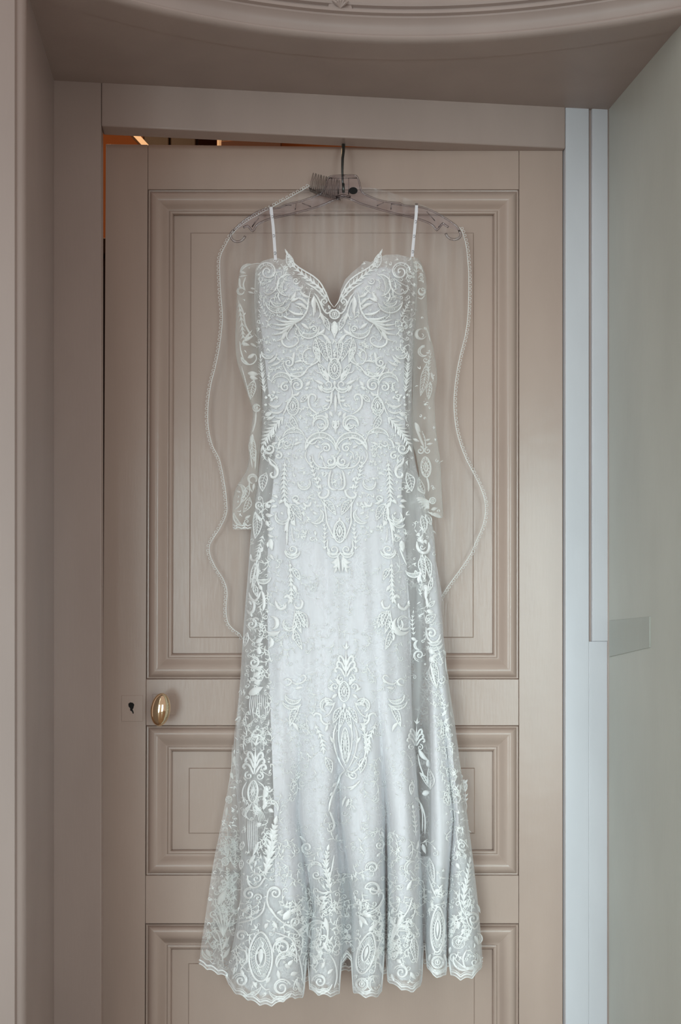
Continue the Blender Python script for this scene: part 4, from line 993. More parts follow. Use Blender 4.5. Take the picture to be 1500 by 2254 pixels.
@motif()
def _(l): l.cord([(578, 1400), (573, 1414), (570, 1430)], 2); l.cord([(544, 1398), (556, 1412), (568, 1416)], 2); l.leaf(564, 1414, 580, 1404, 9); l.leaf(566, 1420, 580, 1417, 6); l.oleaf(545, 1392, 538, 1424, 10); l.leaf(572, 1440, 568, 1424, 10); l.fern([(572, 1402), (574, 1380), (580, 1356)], 8, 6, 40, 0, 2.2, 1.4)
@motif()
def _(l): l.spiral(559, 1458, 14, -120, 1, 1.4, 3.6); l.cres(560, 1460, 13, 30, 150, 6, solid=True); l.leaf(566, 1474, 578, 1466, 8); l.leaf(560, 1488, 574, 1480, 9); l.leaf(553, 1492, 568, 1500, 6)
@motif()
def _(l):
    l.leaf(548, 1528, 580, 1512, 14); l.leaf(560, 1504, 576, 1496, 9); l.leaf(566, 1494, 574, 1486, 7)
    for k in range(10): l.cord([(552+k*4, 1530+3*math.sin(k)), (550+k*4.4, 1552), (552+k*4.2+4*math.sin(k*2), 1572+14*math.sin(k*1.7))], 1.7, .0007)
@motif()
def _(l): l.palm(560, 1702, 1.02, 3)
@motif()
def _(l): l.oval(557, 1742, 11, 24, 4, 6, 3.2, .35); l.cord([(544, 1720), (536, 1734), (534, 1750), (540, 1768)], 2.6); l.cord([(568, 1720), (580, 1730), (586, 1748)], 2.6)
@motif()
def _(l): l.cres(596, 1778, 17, 170, 390, 8); l.leaf(591, 1781, 603, 1788, 9); l.leaf(582, 1756, 580, 1784, 9, -3); l.leaf(586, 1730, 578, 1762, 11, -3); l.spiral(592, 1736, 9, 0, 1, 1.2, 3)
@motif()
def _(l):
    for k in range(5): l.cord([(556, 1766), (548-k*3.6, 1782+k*2), (536+k*5, 1800+k*2)], 1.8, .0008)
    for k in range(5): l.cord([(558, 1766), (566+k*3, 1788), (572+k*3, 1812-k*2)], 1.8, .0008)
    for k in range(6): l.cord([(546+k*4, 1806), (546+k*4, 1840), (548+k*3.4, 1874)], 1.7, .0008)
    l.leaf(564, 1818, 576, 1812, 10)
@motif()
def _(l): l.fern([(586, 1922), (592, 1892), (598, 1856), (606, 1814)], 22, 8, 34, 0, 7, 4); l.cord([(584, 1926), (590, 1896), (594, 1866)], 8, .0017)
@motif()
def _(l): l.leaf(569, 1853, 556, 1886, 7); l.leaf(562, 1882, 545, 1904, 8); l.leaf(564, 1894, 560, 1910, 5); l.oleaf(536, 1852, 530, 1872, 9); l.oleaf(533, 1892, 530, 1914, 9)
@motif()
def _(l): l.spiral(565, 1934, 13, -160, 1, 1.4, 3); l.cord([(544, 1926), (548, 1946), (558, 1954), (572, 1948), (584, 1930)], 4); l.spiral(549, 1968, 15, -60, -1, 1.3, 3.8); l.spiral(569, 1976, 10, 180, 1, 1.4, 2.8)
@motif()
def _(l): l.spiral(606, 1966, 16, 190, 1, 1.4, 4, lead=[(640, 2042), (612, 2022), (594, 2000), (588, 1982)]); l.cord([(596, 1998), (616, 2026), (648, 2044), (672, 2070)], 3); l.cord([(584, 1984), (578, 2006), (560, 2022), (526, 2032)], 4); l.cord([(580, 1998), (556, 2014), (526, 2024)], 2)
@motif()
def _(l):
    for x, y, x1, y1, w in ((536, 2008, 548, 1994, 10), (560, 2010, 570, 2000, 7), (624, 2024, 640, 2000, 13), (640, 2006, 654, 1998, 8), (610, 2010, 622, 2002, 7), (604, 2030, 612, 2044, 9), (590, 2032, 584, 2046, 8)): l.leaf(x, y, x1, y1, w, 2)
# ---- broad front fold at the hem
@motif()
def _(l): l.oval(574, 2106, 26, 54, 0, 18, 4.2, .42)
@motif()
def _(l): l.spiral(622, 2086, 21, 150, 1, 1.45, 4); l.leaf(606, 2070, 630, 2062, 7); l.cord([(604, 2052), (622, 2058), (642, 2068), (652, 2090), (654, 2120)], 3.4); l.leaf(634, 2126, 646, 2112, 8)
@motif()
def _(l): l.spiral(532, 2060, 14, 0, -1, 1.3, 3.6); l.cord([(528, 2090), (540, 2094), (544, 2110), (536, 2124), (528, 2120)], 4); l.cres(530, 2100, 20, -60, 60, 8); l.leaf(530, 2134, 538, 2150, 7); l.leaf(518, 2128, 514, 2146, 6)
@motif()
def _(l): l.cres(632, 2118, 24, 150, 340, 10, 3.6); l.leaf(628, 2122, 640, 2132, 9); l.leaf(612, 2136, 616, 2158, 8); l.leaf(640, 2146, 656, 2140, 9); l.cord([(656, 2098), (664, 2130), (668, 2166)], 3)
@motif()
def _(l): l.spiral(620, 2174, 21, -20, -1, 1.5, 4); l.cres(618, 2176, 26, 20, 170, 8)
@motif()
def _(l): l.spiral(530, 2158, 18, 190, 1, 1.5, 3.8); l.cres(548, 2166, 28, 10, 120, 9); l.leaf(556, 2160, 566, 2176, 7); l.leaf(586, 2164, 596, 2150, 8); l.cord([(572, 2164), (584, 2178), (596, 2176)], 3)
@motif()
def _(l): l.leaf(652, 2160, 662, 2176, 8); l.leaf(656, 2170, 666, 2188, 7)
@motif()
def _(l): l.spiral(652, 2030, 13, 120, 1, 1.2, 3); l.leaf(660, 2052, 668, 2040, 7)
# ---- second fold
@motif()
def _(l): l.spiral(676, 1866, 15, 40, 1, 1.5, 3.2); l.cres(694, 1912, 15, 150, 350, 6); l.spiral(697, 1926, 11, 20, 1, 1.3, 2.8); l.leaf(660, 1840, 674, 1852, 5)
@motif()
def _(l): l.fern([(728, 1962), (722, 1930), (718, 1900), (722, 1872)], 16, 8, 34, 0, 5, 3); l.cord([(736, 1882), (732, 1908), (726, 1936), (728, 1966)], 3)
@motif()
def _(l): l.cord([(698, 1960), (712, 1966), (730, 1962)], 4); l.leaf(702, 1978, 722, 1974, 8); l.oleaf(728, 1968, 702, 2010, 18, -4); l.leaf(716, 1990, 706, 2004, 8)
@motif()
def _(l): l.cres(698, 2048, 22, 120, 330, 9, 3.4); l.cord([(718, 2034), (722, 2056), (716, 2078), (704, 2090), (690, 2084)], 4); l.leaf(716, 2020, 724, 2056, 9); l.leaf(712, 2074, 722, 2096, 8)
@motif()
def _(l): l.spiral(704, 2160, 17, 180, 1, 1.5, 3.6); l.cres(708, 2162, 24, 10, 170, 8); l.leaf(708, 2132, 716, 2116, 7); l.leaf(694, 2122, 690, 2106, 6); l.cord([(726, 2100), (738, 2120), (742, 2150), (736, 2176)], 3); l.leaf(722, 2144, 734, 2132, 7)
# ---- third fold
@motif()
def _(l): l.spiral(822, 1958, 19, -170, 1, 1.3, 3.6, lead=[(794, 2012), (820, 2006), (838, 1990), (842, 1966)]); l.cord([(796, 2014), (826, 2008), (846, 1984)], 2)
@motif()
def _(l): l.spiral(820, 1910, 16, 150, 1, 1.5, 3.2); l.spiral(836, 1860, 12, -90, 1, 1.4, 2.8); l.leaf(840, 1830, 846, 1844, 5); l.leaf(830, 1886, 838, 1876, 5)
@motif()
def _(l): l.leaf(790, 2016, 812, 2038, 9); l.leaf(800, 2014, 826, 2018, 8); l.leaf(794, 2020, 796, 2044, 7); l.leaf(812, 2050, 832, 2032, 9)
@motif()
def _(l): l.oval(806, 2098, 19, 46, 14, 14, 3.8, .42)
@motif()
def _(l): l.oval(797, 2166, 13, 13, 0, 8, 3.2, .4, drop=False); l.cres(826, 2164, 17, 90, 300, 7); l.leaf(836, 2120, 842, 2144, 6); l.cres(800, 2168, 20, 20, 170, 6)
# ---- fourth fold
@motif()
def _(l):
    for k in range(5): l.cord([(862, 2072), (866+k*4, 2050-k*3), (872+k*9, 2034+k*1.5)], 4.4-k*.3, .0014)
    l.cres(884, 2060, 20, 190, 350, 9, 3.4); l.leaf(860, 2020, 872, 2042, 8); l.leaf(888, 2014, 874, 2040, 10); l.cord([(870, 2042), (888, 2020), (902, 1998), (908, 1976)], 3.4); l.leaf(862, 2012, 868, 1996, 6)
@motif()
def _(l): l.spiral(884, 2140, 18, 200, 1, 1.5, 3.8); l.leaf(864, 2106, 876, 2094, 9); l.leaf(874, 2112, 886, 2122, 8); l.oleaf(912, 2060, 918, 2120, 16, 2); l.leaf(904, 2140, 916, 2156, 8); l.leaf(862, 2144, 868, 2160, 7)
@motif()
def _(l): l.cres(906, 1910, 15, 100, 300, 6); l.leaf(896, 1960, 908, 1936, 7); l.fern([(916, 1840), (914, 1810), (910, 1780)], 9, 5, 40, 0, 4, 2); l.leaf(918, 1870, 922, 1850, 6)
# ---- fifth fold
@motif()
def _(l): l.oval(964, 2046, 15, 50, 2, 14, 3.8, .45)
@motif()
def _(l): l.oval(964, 2118, 13, 13, 0, 8, 3, .4, drop=False); l.cres(964, 2122, 20, 10, 170, 7); l.leaf(948, 2100, 944, 2116, 6); l.leaf(978, 2100, 982, 2116, 6)
@motif()
def _(l): l.oleaf(946, 1888, 956, 1944, 14, 2); l.leaf(956, 1962, 972, 1958, 8); l.leaf(942, 1960, 952, 1966, 7); l.cord([(944, 1930), (950, 1950), (962, 1976)], 3)
# ---- right side of the hem
@motif()
def _(l): l.fern([(1022, 2000), (1022, 1968), (1030, 1932), (1034, 1900)], 17, 8, 30, 0, 5, 3); l.cord([(1012, 1956), (1012, 1984), (1022, 2010), (1034, 2022)], 3.2)
@motif()
def _(l): l.spiral(1042, 2022, 15, -150, 1, 1.4, 3.2); l.cord([(1026, 2010), (1032, 2034), (1046, 2044), (1056, 2030)], 3); l.leaf(1050, 1990, 1058, 2010, 6)
@motif()
def _(l): l.oval(1010, 2074, 14, 14, 0, 8, 2.6, .4, drop=False); l.leaf(1004, 2044, 1014, 2030, 9); l.leaf(1016, 2052, 1028, 2044, 9); l.leaf(998, 2054, 990, 2044, 7); l.leaf(1020, 2064, 1034, 2068, 8)
@motif()
def _(l): l.cres(1022, 2112, 24, 60, 200, 11, 3.4); l.cres(1040, 2114, 18, -60, 130, 8); l.spiral(1046, 2118, 10, 0, 1, 1.2, 2.8); l.cord([(1028, 2090), (1020, 2110), (1026, 2130), (1044, 2134)], 4)
@motif()
def _(l): l.spiral(1000, 2106, 11, 90, 1, 1.3, 2.8); l.leaf(1046, 2060, 1054, 2080, 8); l.cres(1050, 2066, 12, -90, 90, 5); l.leaf(992, 2084, 990, 2100, 6)
@motif()
def _(l): l.spiral(1018, 1862, 12, 40, 1, 1.3, 2.6); l.spiral(1002, 1888, 10, 180, 1, 1.2, 3, lad=False); l.leaf(1004, 1900, 1014, 1914, 8); l.cord([(1012, 1846), (1022, 1852), (1032, 1866)], 2.4)
@motif()
def _(l): l.fern([(1026, 1770), (1024, 1740), (1018, 1712)], 9, 5, 40, 0, 3.6, 1.6); l.leaf(1022, 1724, 1030, 1716, 6); l.oval(1022, 1730, 7, 8, 0, 5, 2, drop=False); l.cord([(1024, 1756), (1028, 1776), (1024, 1794)], 1.6)
# ---- right sheer strip of the skirt
@motif()
def _(l): l.oleaf(929, 1134, 936, 1172, 14, -2); l.oleaf(937, 1132, 950, 1156, 11, -2); l.fern([(934, 1200), (926, 1184), (918, 1172)], 9, 5, 40, 0, 2.6, 1.6)
@motif()
def _(l): l.cord([(918, 1192), (920, 1206), (928, 1216), (940, 1216), (946, 1206), (944, 1194)], 6, .0017); l.leaf(922, 1184, 930, 1196, 7); l.leaf(936, 1188, 940, 1198, 7); l.spiral(930, 1204, 7, 0, 1, 1, 2.4, lad=False)
@motif()
def _(l): l.cres(912, 1252, 19, 0, 170, 9); l.oleaf(930, 1220, 936, 1276, 15, 3); l.oleaf(936, 1222, 948, 1274, 12, -3); l.cord([(926, 1220), (928, 1246), (926, 1270), (932, 1290)], 3.6); l.leaf(924, 1268, 922, 1284, 8)
@motif()
def _(l): l.leaf(932, 1290, 946, 1300, 10); l.leaf(938, 1296, 938, 1322, 8); l.oleaf(946, 1300, 952, 1270, 9); l.leaf(940, 1316, 942, 1340, 6); l.oleaf(944, 1336, 958, 1322, 9)
@motif()
def _(l): l.leaf(940, 1344, 956, 1348, 9); l.oleaf(938, 1372, 960, 1352, 17, -2); l.spiral(950, 1394, 13, -160, 1, 1.3, 4.4, lad=False); l.cord([(938, 1380), (942, 1404), (954, 1414), (966, 1408), (970, 1396)], 4)
@motif()
def _(l): l.cres(956, 1404, 17, 10, 150, 6); l.cres(956, 1412, 20, 15, 150, 6); l.leaf(944, 1432, 960, 1438, 10); l.leaf(946, 1456, 958, 1444, 12); l.leaf(952, 1446, 966, 1440, 7)
@motif()
def _(l): l.oleaf(954, 1452, 962, 1516, 20, 2); l.cord([(948, 1460), (954, 1490), (962, 1512)], 4); l.leaf(976, 1430, 982, 1446, 7); l.cord([(980, 1446), (982, 1470), (988, 1496)], 2.4); l.spiral(972, 1498, 8, 0, 1, 1.2, 2.4); l.dots([(960, 1470), (962, 1484), (958, 1496)], 6)
@motif()
def _(l): l.leaf(974, 1576, 984, 1562, 6); l.leaf(978, 1590, 990, 1580, 6); l.cord([(984, 1560), (982, 1584), (990, 1606)], 1.8); l.leaf(986, 1600, 980, 1612, 5)
# ---- the shadowed inset between the two right folds: lace on the back layer
def inF(px, py): return min(dF(px, py), rF(px, py)-.004)
@motif(inF)
def _(l): l.leaf(868, 1176, 884, 1184, 7); l.oleaf(866, 1190, 884, 1182, 10); l.leaf(884, 1190, 888, 1216, 11); l.cord([(880, 1206), (888, 1226), (896, 1244)], 3.4); l.dots([(872, 1186), (880, 1192), (886, 1204)], 5)
@motif(inF)
def _(l): l.cres(878, 1136, 14, 10, 200, 6); l.cres(880, 1150, 12, 20, 180, 5); l.cord([(872, 1136), (866, 1150), (870, 1168)], 2.4)
@motif(inF)
def _(l): l.spiral(923, 1442, 14, 90, 1, 1.4, 2.6); l.leaf(906, 1404, 918, 1410, 7); l.cres(922, 1420, 10, 80, 260, 4); l.fern([(912, 1400), (908, 1372), (910, 1350)], 8, 5, 40, 0, 2.2, 1.4)
@motif(inF)
def _(l): l.palm(916, 1640, .78, 2)
@motif(inF)
def _(l): l.leaf(922, 1650, 946, 1676, 9, 3); l.leaf(946, 1690, 940, 1672, 9); l.oleaf(948, 1738, 944, 1690, 14, 3); l.cord([(920, 1660), (926, 1688), (944, 1730)], 3); l.oleaf(948, 1736, 924, 1700, 10, 3); l.leaf(930, 1748, 948, 1742, 11)
@motif(inF)
def _(l): l.cord([(916, 1758), (928, 1772), (936, 1800), (936, 1836)], 3); l.leaf(914, 1756, 924, 1762, 8); l.cord([(924, 1762), (930, 1790), (930, 1830)], 2.4); l.leaf(930, 1858, 938, 1880, 8); l.oleaf(908, 1720, 906, 1750, 9)
# ---- left rear flap and rear valleys
@motif(rF, back)
def _(l): l.leaf(480, 1990, 500, 1956, 13); l.cord([(474, 1976), (476, 1990), (484, 2004), (490, 2026)], 3); l.leaf(482, 1964, 488, 1956, 5)
@motif(rF, back)
def _(l):
    for k in range(6): l.cord([(492, 2062), (476+k*6, 2030-abs(k-2.5)*1), (464+k*9, 2006+abs(k-2)*4)], 2.8, .001)
    l.spiral(470, 2012, 9, 90, 1, 1.2, 2.6)
@motif(rF, back)
def _(l): l.cord([(464, 2054), (472, 2048), (482, 2060), (488, 2090), (492, 2128)], 3); l.leaf(454, 2090, 466, 2110, 8); l.leaf(490, 2090, 506, 2060, 7); l.leaf(492, 2110, 508, 2084, 7); l.cres(462, 2096, 17, 60, 200, 6); l.leaf(458, 2066, 466, 2060, 6)
@motif(rF, back)
def _(l): l.oval(496, 1896, 8, 9, 0, 5, 2.2, drop=False); l.leaf(494, 1862, 500, 1878, 7); l.leaf(506, 1884, 512, 1900, 6); l.fern([(502, 1940), (500, 1916)], 9, 4, 40, 0, 3, 1.5)
@motif(rF, back)
def _(l): l.fern([(766, 2106), (768, 2070), (776, 2030), (770, 1990)], 18, 9, 30, 0, 4, 2.2); l.cres(772, 1960, 22, 90, 270, 8)
@motif(rF, back)
def _(l): l.cres(784, 1900, 22, 110, 320, 9, solid=True); l.cres(782, 1950, 20, 40, 250, 8, solid=True); l.spiral(774, 1880, 11, 0, 1, 1.2, 2.8)
@motif(rF, back)
def _(l): l.cord([(512, 1640), (510, 1690), (502, 1740)], 1.8); l.leaf(516, 1664, 520, 1690, 8); l.leaf(508, 1700, 514, 1716, 7); l.oval(504, 1760, 7, 8, 0, 5, 2, drop=False); l.leaf(500, 1776, 498, 1800, 6)

# ---- sleeves
SL = dict(F=sLF, parent=slv_l)
@motif(**SL)
def _(l): l.cord([(530, 600), (536, 590), (550, 583), (568, 580), (580, 582)], 2.4); l.cres(548, 600, 19, 180, 290, 5); l.leaf(528, 598, 542, 602, 8); l.leaf(526, 610, 545, 606, 5); l.leaf(548, 588, 550, 592, 4)
@motif(**SL)
def _(l): l.cord([(527, 612), (528, 628), (531, 636)], 5); l.cord([(541, 610), (536, 626), (540, 640)], 4); l.cres(530, 641, 8, 0, 340, 3); l.leaf(552, 634, 562, 637, 5); l.leaf(546, 642, 560, 646, 5)
@motif(**SL)
def _(l): l.fern([(536, 752), (534, 724), (530, 694), (525, 660)], 12, 9, 28, 0, 3.2, 2.2, rev=True); l.cord([(528, 668), (536, 690), (540, 714), (548, 730), (556, 742)], 4)
@motif(**SL)
def _(l): l.leaf(536, 752, 560, 738, 8); l.leaf(532, 756, 550, 760, 9); l.leaf(538, 748, 556, 726, 6); l.leaf(552, 756, 566, 764, 6); l.cord([(528, 750), (530, 770), (534, 786)], 3)
@motif(**SL)
def _(l): l.cord([(532, 772), (536, 790), (546, 802), (558, 800), (565, 790), (562, 780), (554, 779)], 3); l.leaf(546, 788, 562, 779, 9); l.cres(548, 786, 17, 80, 180, 6)
@motif(**SL)
def _(l): l.leaf(546, 822, 570, 824, 12); l.leaf(550, 830, 568, 834, 10); l.oleaf(560, 836, 552, 880, 17, 2); l.cord([(532, 806), (540, 836), (548, 866), (554, 880)], 2.4); l.dots([(538, 830), (544, 850), (548, 866)], 5)
@motif(**SL)
def _(l): l.cres(565, 898, 8, 0, 340, 4); l.cord([(564, 906), (562, 930), (556, 952)], 4); l.leaf(566, 902, 566, 894, 7)
@motif(**SL)
def _(l): l.leaf(556, 956, 552, 982, 9); l.oleaf(556, 960, 560, 1016, 14, 2); l.cord([(554, 980), (552, 1000), (556, 1030)], 3); l.cord([(564, 990), (563, 1012), (562, 1032)], 3.4)
@motif(**SL)
def _(l): l.cres(556, 1054, 10, 90, 400, 5, 3.6); l.cord([(549, 1060), (550, 1074), (556, 1084)], 4); l.leaf(560, 1064, 557, 1082, 6)
@motif(**SL)
def _(l): l.cres(526, 1082, 16, -100, 75, 8, 2.6); l.leaf(520, 1080, 530, 1084, 6); l.cord([(536, 1098), (528, 1112), (518, 1122)], 2.6); l.oleaf(548, 1068, 530, 1108, 13, -2); l.oleaf(550, 1094, 536, 1128, 14, -3)
@motif(**SL)
def _(l): l.cres(536, 1136, 22, 90, 200, 7); l.leaf(540, 1142, 552, 1134, 7); l.cord([(516, 1156), (528, 1162), (542, 1164)], 3); l.spiral(544, 1148, 7, 90, 1, 1.1, 2.2); l.leaf(536, 1150, 540, 1162, 6)
SR = dict(F=sRF, parent=slv_r)
@motif(**SR)
def _(l): l.fern([(916, 600), (918, 586), (914, 572)], 9, 5, 45, 0, 3, 1.8); l.cord([(914, 574), (926, 584), (932, 600)], 2.6); l.leaf(922, 586, 930, 594, 6)
@motif(**SR)
def _(l): l.spiral(928, 612, 7, 180, 1, 1.1, 2.2); l.leaf(924, 602, 934, 606, 6); l.cord([(922, 618), (934, 617)], 3); l.cres(929, 642, 8, -60, 250, 3); l.cord([(920, 654), (928, 658), (936, 650)], 2.6); l.spiral(932, 636, 6, 0, 1, 1, 2)
@motif(**SR)
def _(l): l.cres(926, 736, 13, 20, 300, 8, solid=True); l.leaf(934, 720, 940, 728, 5); l.cord([(938, 720), (944, 736), (948, 752)], 2)
@motif(**SR)
def _(l): l.cres(932, 774, 11, 40, 290, 5); l.spiral(938, 792, 8, 0, 1, 1.1, 2.2); l.leaf(926, 764, 936, 760, 5); l.fern([(944, 830), (944, 806), (948, 782)], 8, 6, 40, 0, 2.6, 1.6)
@motif(**SR)
def _(l): l.oleaf(940, 800, 926, 872, 17, -2); l.leaf(950, 820, 956, 840, 6); l.oleaf(948, 840, 944, 880, 12, 1); l.dots([(956, 826), (950, 846), (944, 866), (934, 884)], 6)
@motif(**SR)
def _(l): l.cord([(914, 934), (920, 950), (926, 966), (934, 984)], 6, .0016); l.leaf(914, 930, 926, 952, 9); l.leaf(910, 966, 924, 972, 7); l.cord([(930, 950), (936, 966), (938, 990)], 3); l.dots([(930, 950), (934, 962), (936, 976)], 5)
@motif(**SR)
def _(l): l.spiral(926, 992, 10, -90, 1, 1.2, 3.4); l.spiral(942, 992, 9, -90, -1, 1.2, 3); l.leaf(938, 970, 948, 966, 6); l.leaf(940, 978, 954, 976, 6)
@motif(**SR)
def _(l): l.oval(938, 1028, 11, 22, -4, 6, 3.6, .4); l.cord([(940, 1050), (944, 1066), (944, 1082)], 4.4)
@motif(**SR)
def _(l): l.oleaf(936, 1086, 924, 1054, 15, -4); l.cord([(924, 1050), (918, 1064), (924, 1080), (936, 1088)], 3.4)
@motif(**SR)
def _(l):
    for k in range(6): l.leaf(946, 1104+k*3, 904+k*6, 1098+k*5, 6.5, 4)
    l.leaf(900, 1108, 916, 1104, 8); l.dots([(902, 1112), (918, 1114), (930, 1118)], 6)
@motif(**SR)
def _(l): l.oval(953, 1102, 7, 7, 0, 5, 2.6, .4, drop=False); l.leaf(950, 1122, 964, 1118, 9); l.leaf(954, 1130, 974, 1140, 10); l.leaf(948, 1128, 956, 1136, 7); l.cord([(942, 1126), (958, 1136), (974, 1140)], 3)

# ---- scalloped corded borders
def border(F, parent, x0, x1, hem, per, offs, name='scallop_trim'):
    l = Lace()
    for o_, w in offs:
        P = []; x = x0
        while x <= x1:
            y = hem(x)-o_; P.append((x, y)); x += 1.7
        l.cord(P, w, .0011, 1, smooth=False)
    v, f = drape(l.r, F); obj(name, v, f, M_LACE, parent, smooth=True)
border(dF, over, 497, 1063, lambda x: tab(HEM, x)-scal(x, 26, 5)+1, 26, ((0, 2.4), (7, 3.6), (12, 1.8)))
border(rF, back, 438, 1064, lambda x: tab(RHEM, x)-scal(x, 24, 5)+1, 24, ((0, 2.4), (8, 3.2)))
border(sLF, slv_l, 513, 555, lambda x: 1164-scal(x, 14, 3), 14, ((0, 2.6), (6, 2)))

# ---- small filling stitches between the appliques
def filler(name, F, parent, region, n, mat, seed, sz=(6, 12), wmul=1.0, avoid=True):
    rnd = random.Random(seed); l = Lace(); used = set(); cnt = 0; tries = 0
    x0, x1, y0, y1, test = region
    while cnt < n and tries < n*12:
        tries += 1
        x, y = rnd.uniform(x0, x1), rnd.uniform(y0, y1)
        if not test(x, y): continue
        c = (int(x//3), int(y//3))
        if avoid and any((c[0]+i, c[1]+j) in OCC for i in (-1, 0, 1) for j in (-1, 0, 1)): continue
        if (int(x//5), int(y//5)) in used: continue
        used.add((int(x//5), int(y//5))); cnt += 1
        k = rnd.uniform(*sz); a = rnd.uniform(0, 6.283); q = rnd.random()
        if q < .40:
            l.leaf(x, y, x+k*math.cos(a), y+k*math.sin(a), k*.34*wmul, rnd.uniform(-2, 2), .0010)
            if rnd.random() < .5: l.leaf(x, y, x+k*.8*math.cos(a+.8), y+k*.8*math.sin(a+.8), k*.28*wmul, 0, .0010)
        elif q < .72:
            r = k*.45; d = rnd.choice((-1, 1)); P = [(x+r*(1-.7*t/9)*math.cos(a+d*t*.62), y+r*(1-.7*t/9)*math.sin(a+d*t*.62)) for t in range(10)]
            l.cord(P, 1.9*wmul, .0008, .6, smooth=False)
        elif q < .88:
            l.cord([(x, y), (x+k*.6*math.cos(a)+2, y+k*.6*math.sin(a)), (x+k*1.3*math.cos(a+.5), y+k*1.3*math.sin(a+.5))], 1.6*wmul, .0007)
        else:
            for j in range(5): l.leaf(x, y, x+k*.42*math.cos(a+j*1.257), y+k*.42*math.sin(a+j*1.257), 2.4*wmul, 0, .0008)
    v, f = drape(l.r, F, .0008)
    o = obj(name, v, f, mat, parent, smooth=True); o['kind'] = 'stuff'; return o
def vines(name, F, parent, region, n, mat, seed, ln=(20, 36), wmul=1.0, need=.6):
    rnd = random.Random(seed); l = Lace(); cnt = 0; tries = 0
    x0, x1, y0, y1, test = region
    while cnt < n and tries < n*40:
        tries += 1
        x, y = rnd.uniform(x0, x1), rnd.uniform(y0, y1)
        if not test(x, y): continue
        k = rnd.uniform(*ln); a = rnd.gauss(math.pi/2, .75)+(math.pi if rnd.random() < .35 else 0); b = rnd.choice((-1, 1))*rnd.uniform(.25, .55)*k
        ex, ey = x+k*math.cos(a), y+k*math.sin(a); nx, ny = -math.sin(a), math.cos(a)
        P = [(x, y), (lerp(x, ex, .35)+nx*b*.6, lerp(y, ey, .35)+ny*b*.6), (lerp(x, ex, .75)+nx*b*.35, lerp(y, ey, .75)+ny*b*.35), (ex, ey)]
        Q = catmull(P, 3)
        fr = sum(((int(u//3), int(w//3)) not in OCC) for u, w in Q)/len(Q)
        if fr < need or not all(test(u, w) for u, w in Q[::4]): continue
        if not all(test(ex+e*k*.42, ey) for e in (-1, 1)): continue
        cnt += 1
        l.cord(P, 2.4*wmul, .0010); r = k*.2; a2 = math.degrees(math.atan2(-ny*b, -nx*b))
        l.spiral(ex+nx*r*(1 if b < 0 else -1), ey+ny*r*(1 if b < 0 else -1), r, math.degrees(math.atan2(ny*(b), nx*(b))), 1 if b < 0 else -1, 1.2, 2.2*wmul, lad=r > 6)
        m_ = len(Q)
        for i, t in enumerate((.18, .36, .54, .72)):
            u, w = Q[int(t*(m_-1))]; c = a+(.9 if i % 2 else -.9)+rnd.uniform(-.2, .2); e = k*rnd.uniform(.24, .36)
            l.leaf(u, w, u+e*math.cos(c), w+e*math.sin(c), e*.36*wmul, rnd.uniform(-1.5, 1.5), .0012)
    v, f = drape(l.r, F, .0009)
    if v:
        o = obj(name, v, f, mat, parent, smooth=True); o['kind'] = 'stuff'
inb = lambda x, y: stab(OL, y)+3 < x < stab(OR, y)-3
vines('bodice_vines', dF, over, (562, 918, 575, 1015, lambda x, y: inb(x, y) and y > tab(TOP, x)+6), 90, M_SOFT, 21, (16, 28), .9, .75)
vines('side_vines', dF, over, (500, 600, 1100, 1960, lambda x, y: stab(LF, y)+2 < x < tab(LIL, y)+8), 60, M_SOFT, 22, (20, 34), .8, .7)
vines('side_vines', dF, over, (915, 1060, 1140, 2000, lambda x, y: stab(OR, y)-52 < x < stab(OR, y)-3 and y > 1140), 60, M_SOFT, 23, (20, 34), .8, .7)
vines('hem_vines', dF, over, (500, 1062, 1960, 2190, lambda x, y: stab(LF, y) < x and y < tab(HEM, x)-14 and x < stab(OR, y)-3), 150, M_SOFT, 24, (22, 40), .95, .65)
vines('hem_vines', dF, over, (600, 930, 1840, 1990, lambda x, y: True), 40, M_SOFT, 25, (24, 44), .7, .7)
vines('skirt_vines', dF, over, (606, 900, 1240, 1840, lambda x, y: True), 90, M_SOFT, 26, (24, 44), .5, .7)
vines('back_vines', rF, back, (440, 532, 1560, 2122, lambda x, y: stab(OL, y)+3 < x < stab(LF, y)+4), 60, M_SHEERT, 27, (20, 36), .8, .7)
vines('back_vines', rF, back, (560, 1000, 1930, 2125, lambda x, y: True), 60, M_SHEERT, 28, (24, 40), .8, .2)
filler('bodice_stitching', dF, over, (560, 920, 572, 1015, lambda x, y: inb(x, y) and y > tab(TOP, x)+6), 260, M_SOFT, 3, (6, 11), .8)
filler('hip_stitching', dF, over, (560, 930, 1000, 1190, lambda x, y: stab(LF, y)+2 < x < 900 and (abs(x-748) < 150)), 150, M_SOFT, 4, (8, 13), .9)
filler('side_stitching', dF, over, (500, 600, 1100, 2030, lambda x, y: stab(LF, y)+2 < x < tab(LIL, y)+6), 70, M_SOFT, 5, (6, 12), .9)
filler('side_stitching', dF, over, (905, 1060, 1140, 2000, lambda x, y: stab(OR, y)-48 < x < stab(OR, y)-2 and y > 1140), 70, M_SOFT, 6, (6, 12), .9)
filler('hem_stitching', dF, over, (500, 1062, 1900, 2195, lambda x, y: stab(LF, y) < x and y < tab(HEM, x)-12 and x < stab(OR, y)-2 and (y > 2010 or RND.random() < .35)), 160, M_SOFT, 7, (6, 13), .9)
filler('skirt_sprigs', dF, over, (600, 905, 1230, 1900, lambda x, y: RND.random() < .5+.3*math.sin(x*.05+y*.02)), 200, M_SOFT, 8, (6, 12), .5)
filler('back_stitching', rF, back, (440, 530, 1560, 2125, lambda x, y: stab(OL, y)+3 < x < stab(LF, y)+4), 40, M_SOFT, 9, (7, 13), .8)
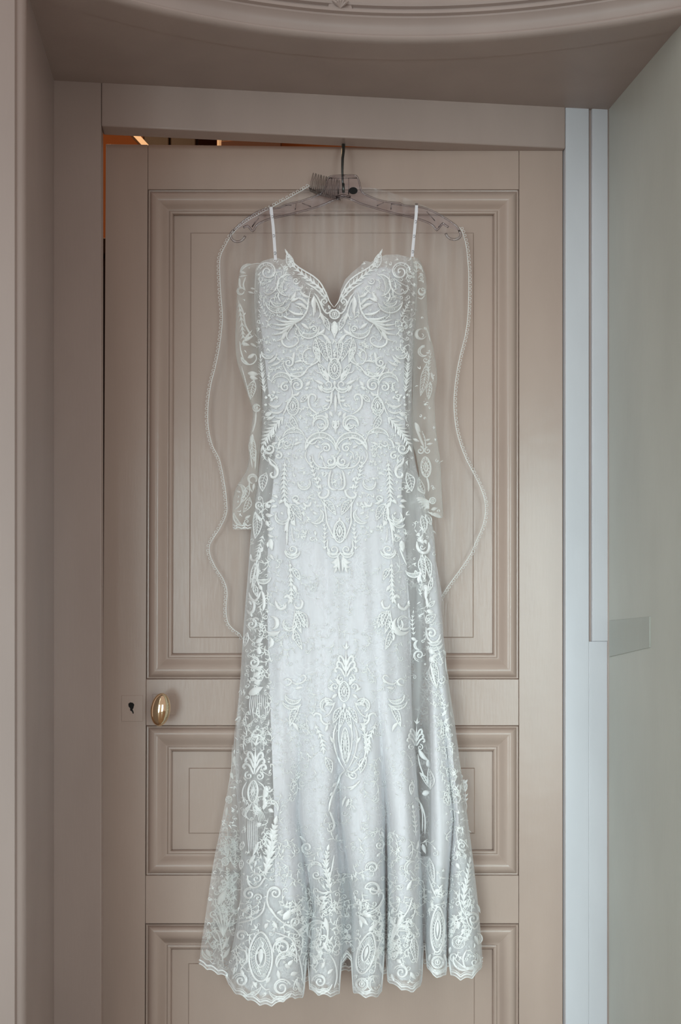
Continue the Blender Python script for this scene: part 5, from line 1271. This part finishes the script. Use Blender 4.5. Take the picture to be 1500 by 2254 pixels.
filler('back_stitching', rF, back, (560, 1000, 1900, 2125, lambda x, y: True), 40, M_SOFT, 10, (7, 13), .8, avoid=False)
filler('sleeve_stitching', sLF, slv_l, (512, 576, 585, 1160, lambda x, y: stab(SLL, y)+2 < x < lerp(stab(SLL, y), stab(SLR, y), .55 if y < 1040 else .9)), 12, M_SOFT, 12, (5, 9), .8)
filler('sleeve_stitching', sRF, slv_r, (905, 976, 575, 1125, lambda x, y: lerp(stab(SRL, y), stab(SRR, y), .2) < x < stab(SRR, y)-2), 20, M_SOFT, 13, (5, 9), .8)
# ---- clear beads and sequins
t_ = (1+5**.5)/2
ICO_V = [Vector(p).normalized() for p in ((-1, t_, 0), (1, t_, 0), (-1, -t_, 0), (1, -t_, 0), (0, -1, t_), (0, 1, t_), (0, -1, -t_), (0, 1, -t_), (t_, 0, -1), (t_, 0, 1), (-t_, 0, -1), (-t_, 0, 1))]
ICO_F = [(0, 11, 5), (0, 5, 1), (0, 1, 7), (0, 7, 10), (0, 10, 11), (1, 5, 9), (5, 11, 4), (11, 10, 2), (10, 7, 6), (7, 1, 8), (3, 9, 4), (3, 4, 2), (3, 2, 6), (3, 6, 8), (3, 8, 9), (4, 9, 5), (2, 4, 11), (6, 2, 10), (8, 6, 7), (9, 8, 1)]
rb = random.Random(5)
for i in range(520):                                   # loose scatter, thickest on the bodice
    y = 575+1020*rb.random()**1.7; l_, r_ = stab(OL, y), stab(OR, y)
    x = rb.uniform(l_+4, r_-4)
    if y > 1150 and 605 < x < 890 and rb.random() < .85: continue
    if y < tab(TOP, x)+8: continue
    ALLB.append(((x, y), dF, over))
per = {}
for p, F, par in ALLB: per.setdefault(par.name, []).append((p, F, par))
for nm, L_ in per.items():
    v = []; f = []
    for (x, y), F, par in L_:
        r = .00062+.0005*rb.random(); c = W(x, y, F(x, y)-.0034); b = len(v)
        v += [c+q*r for q in ICO_V]; f += [tuple(b+k for k in q) for q in ICO_F]
    o = obj('beading', v, f, M_BEAD, L_[0][2], smooth=True); o['kind'] = 'stuff'; o['label'] = 'glinting clear beads'
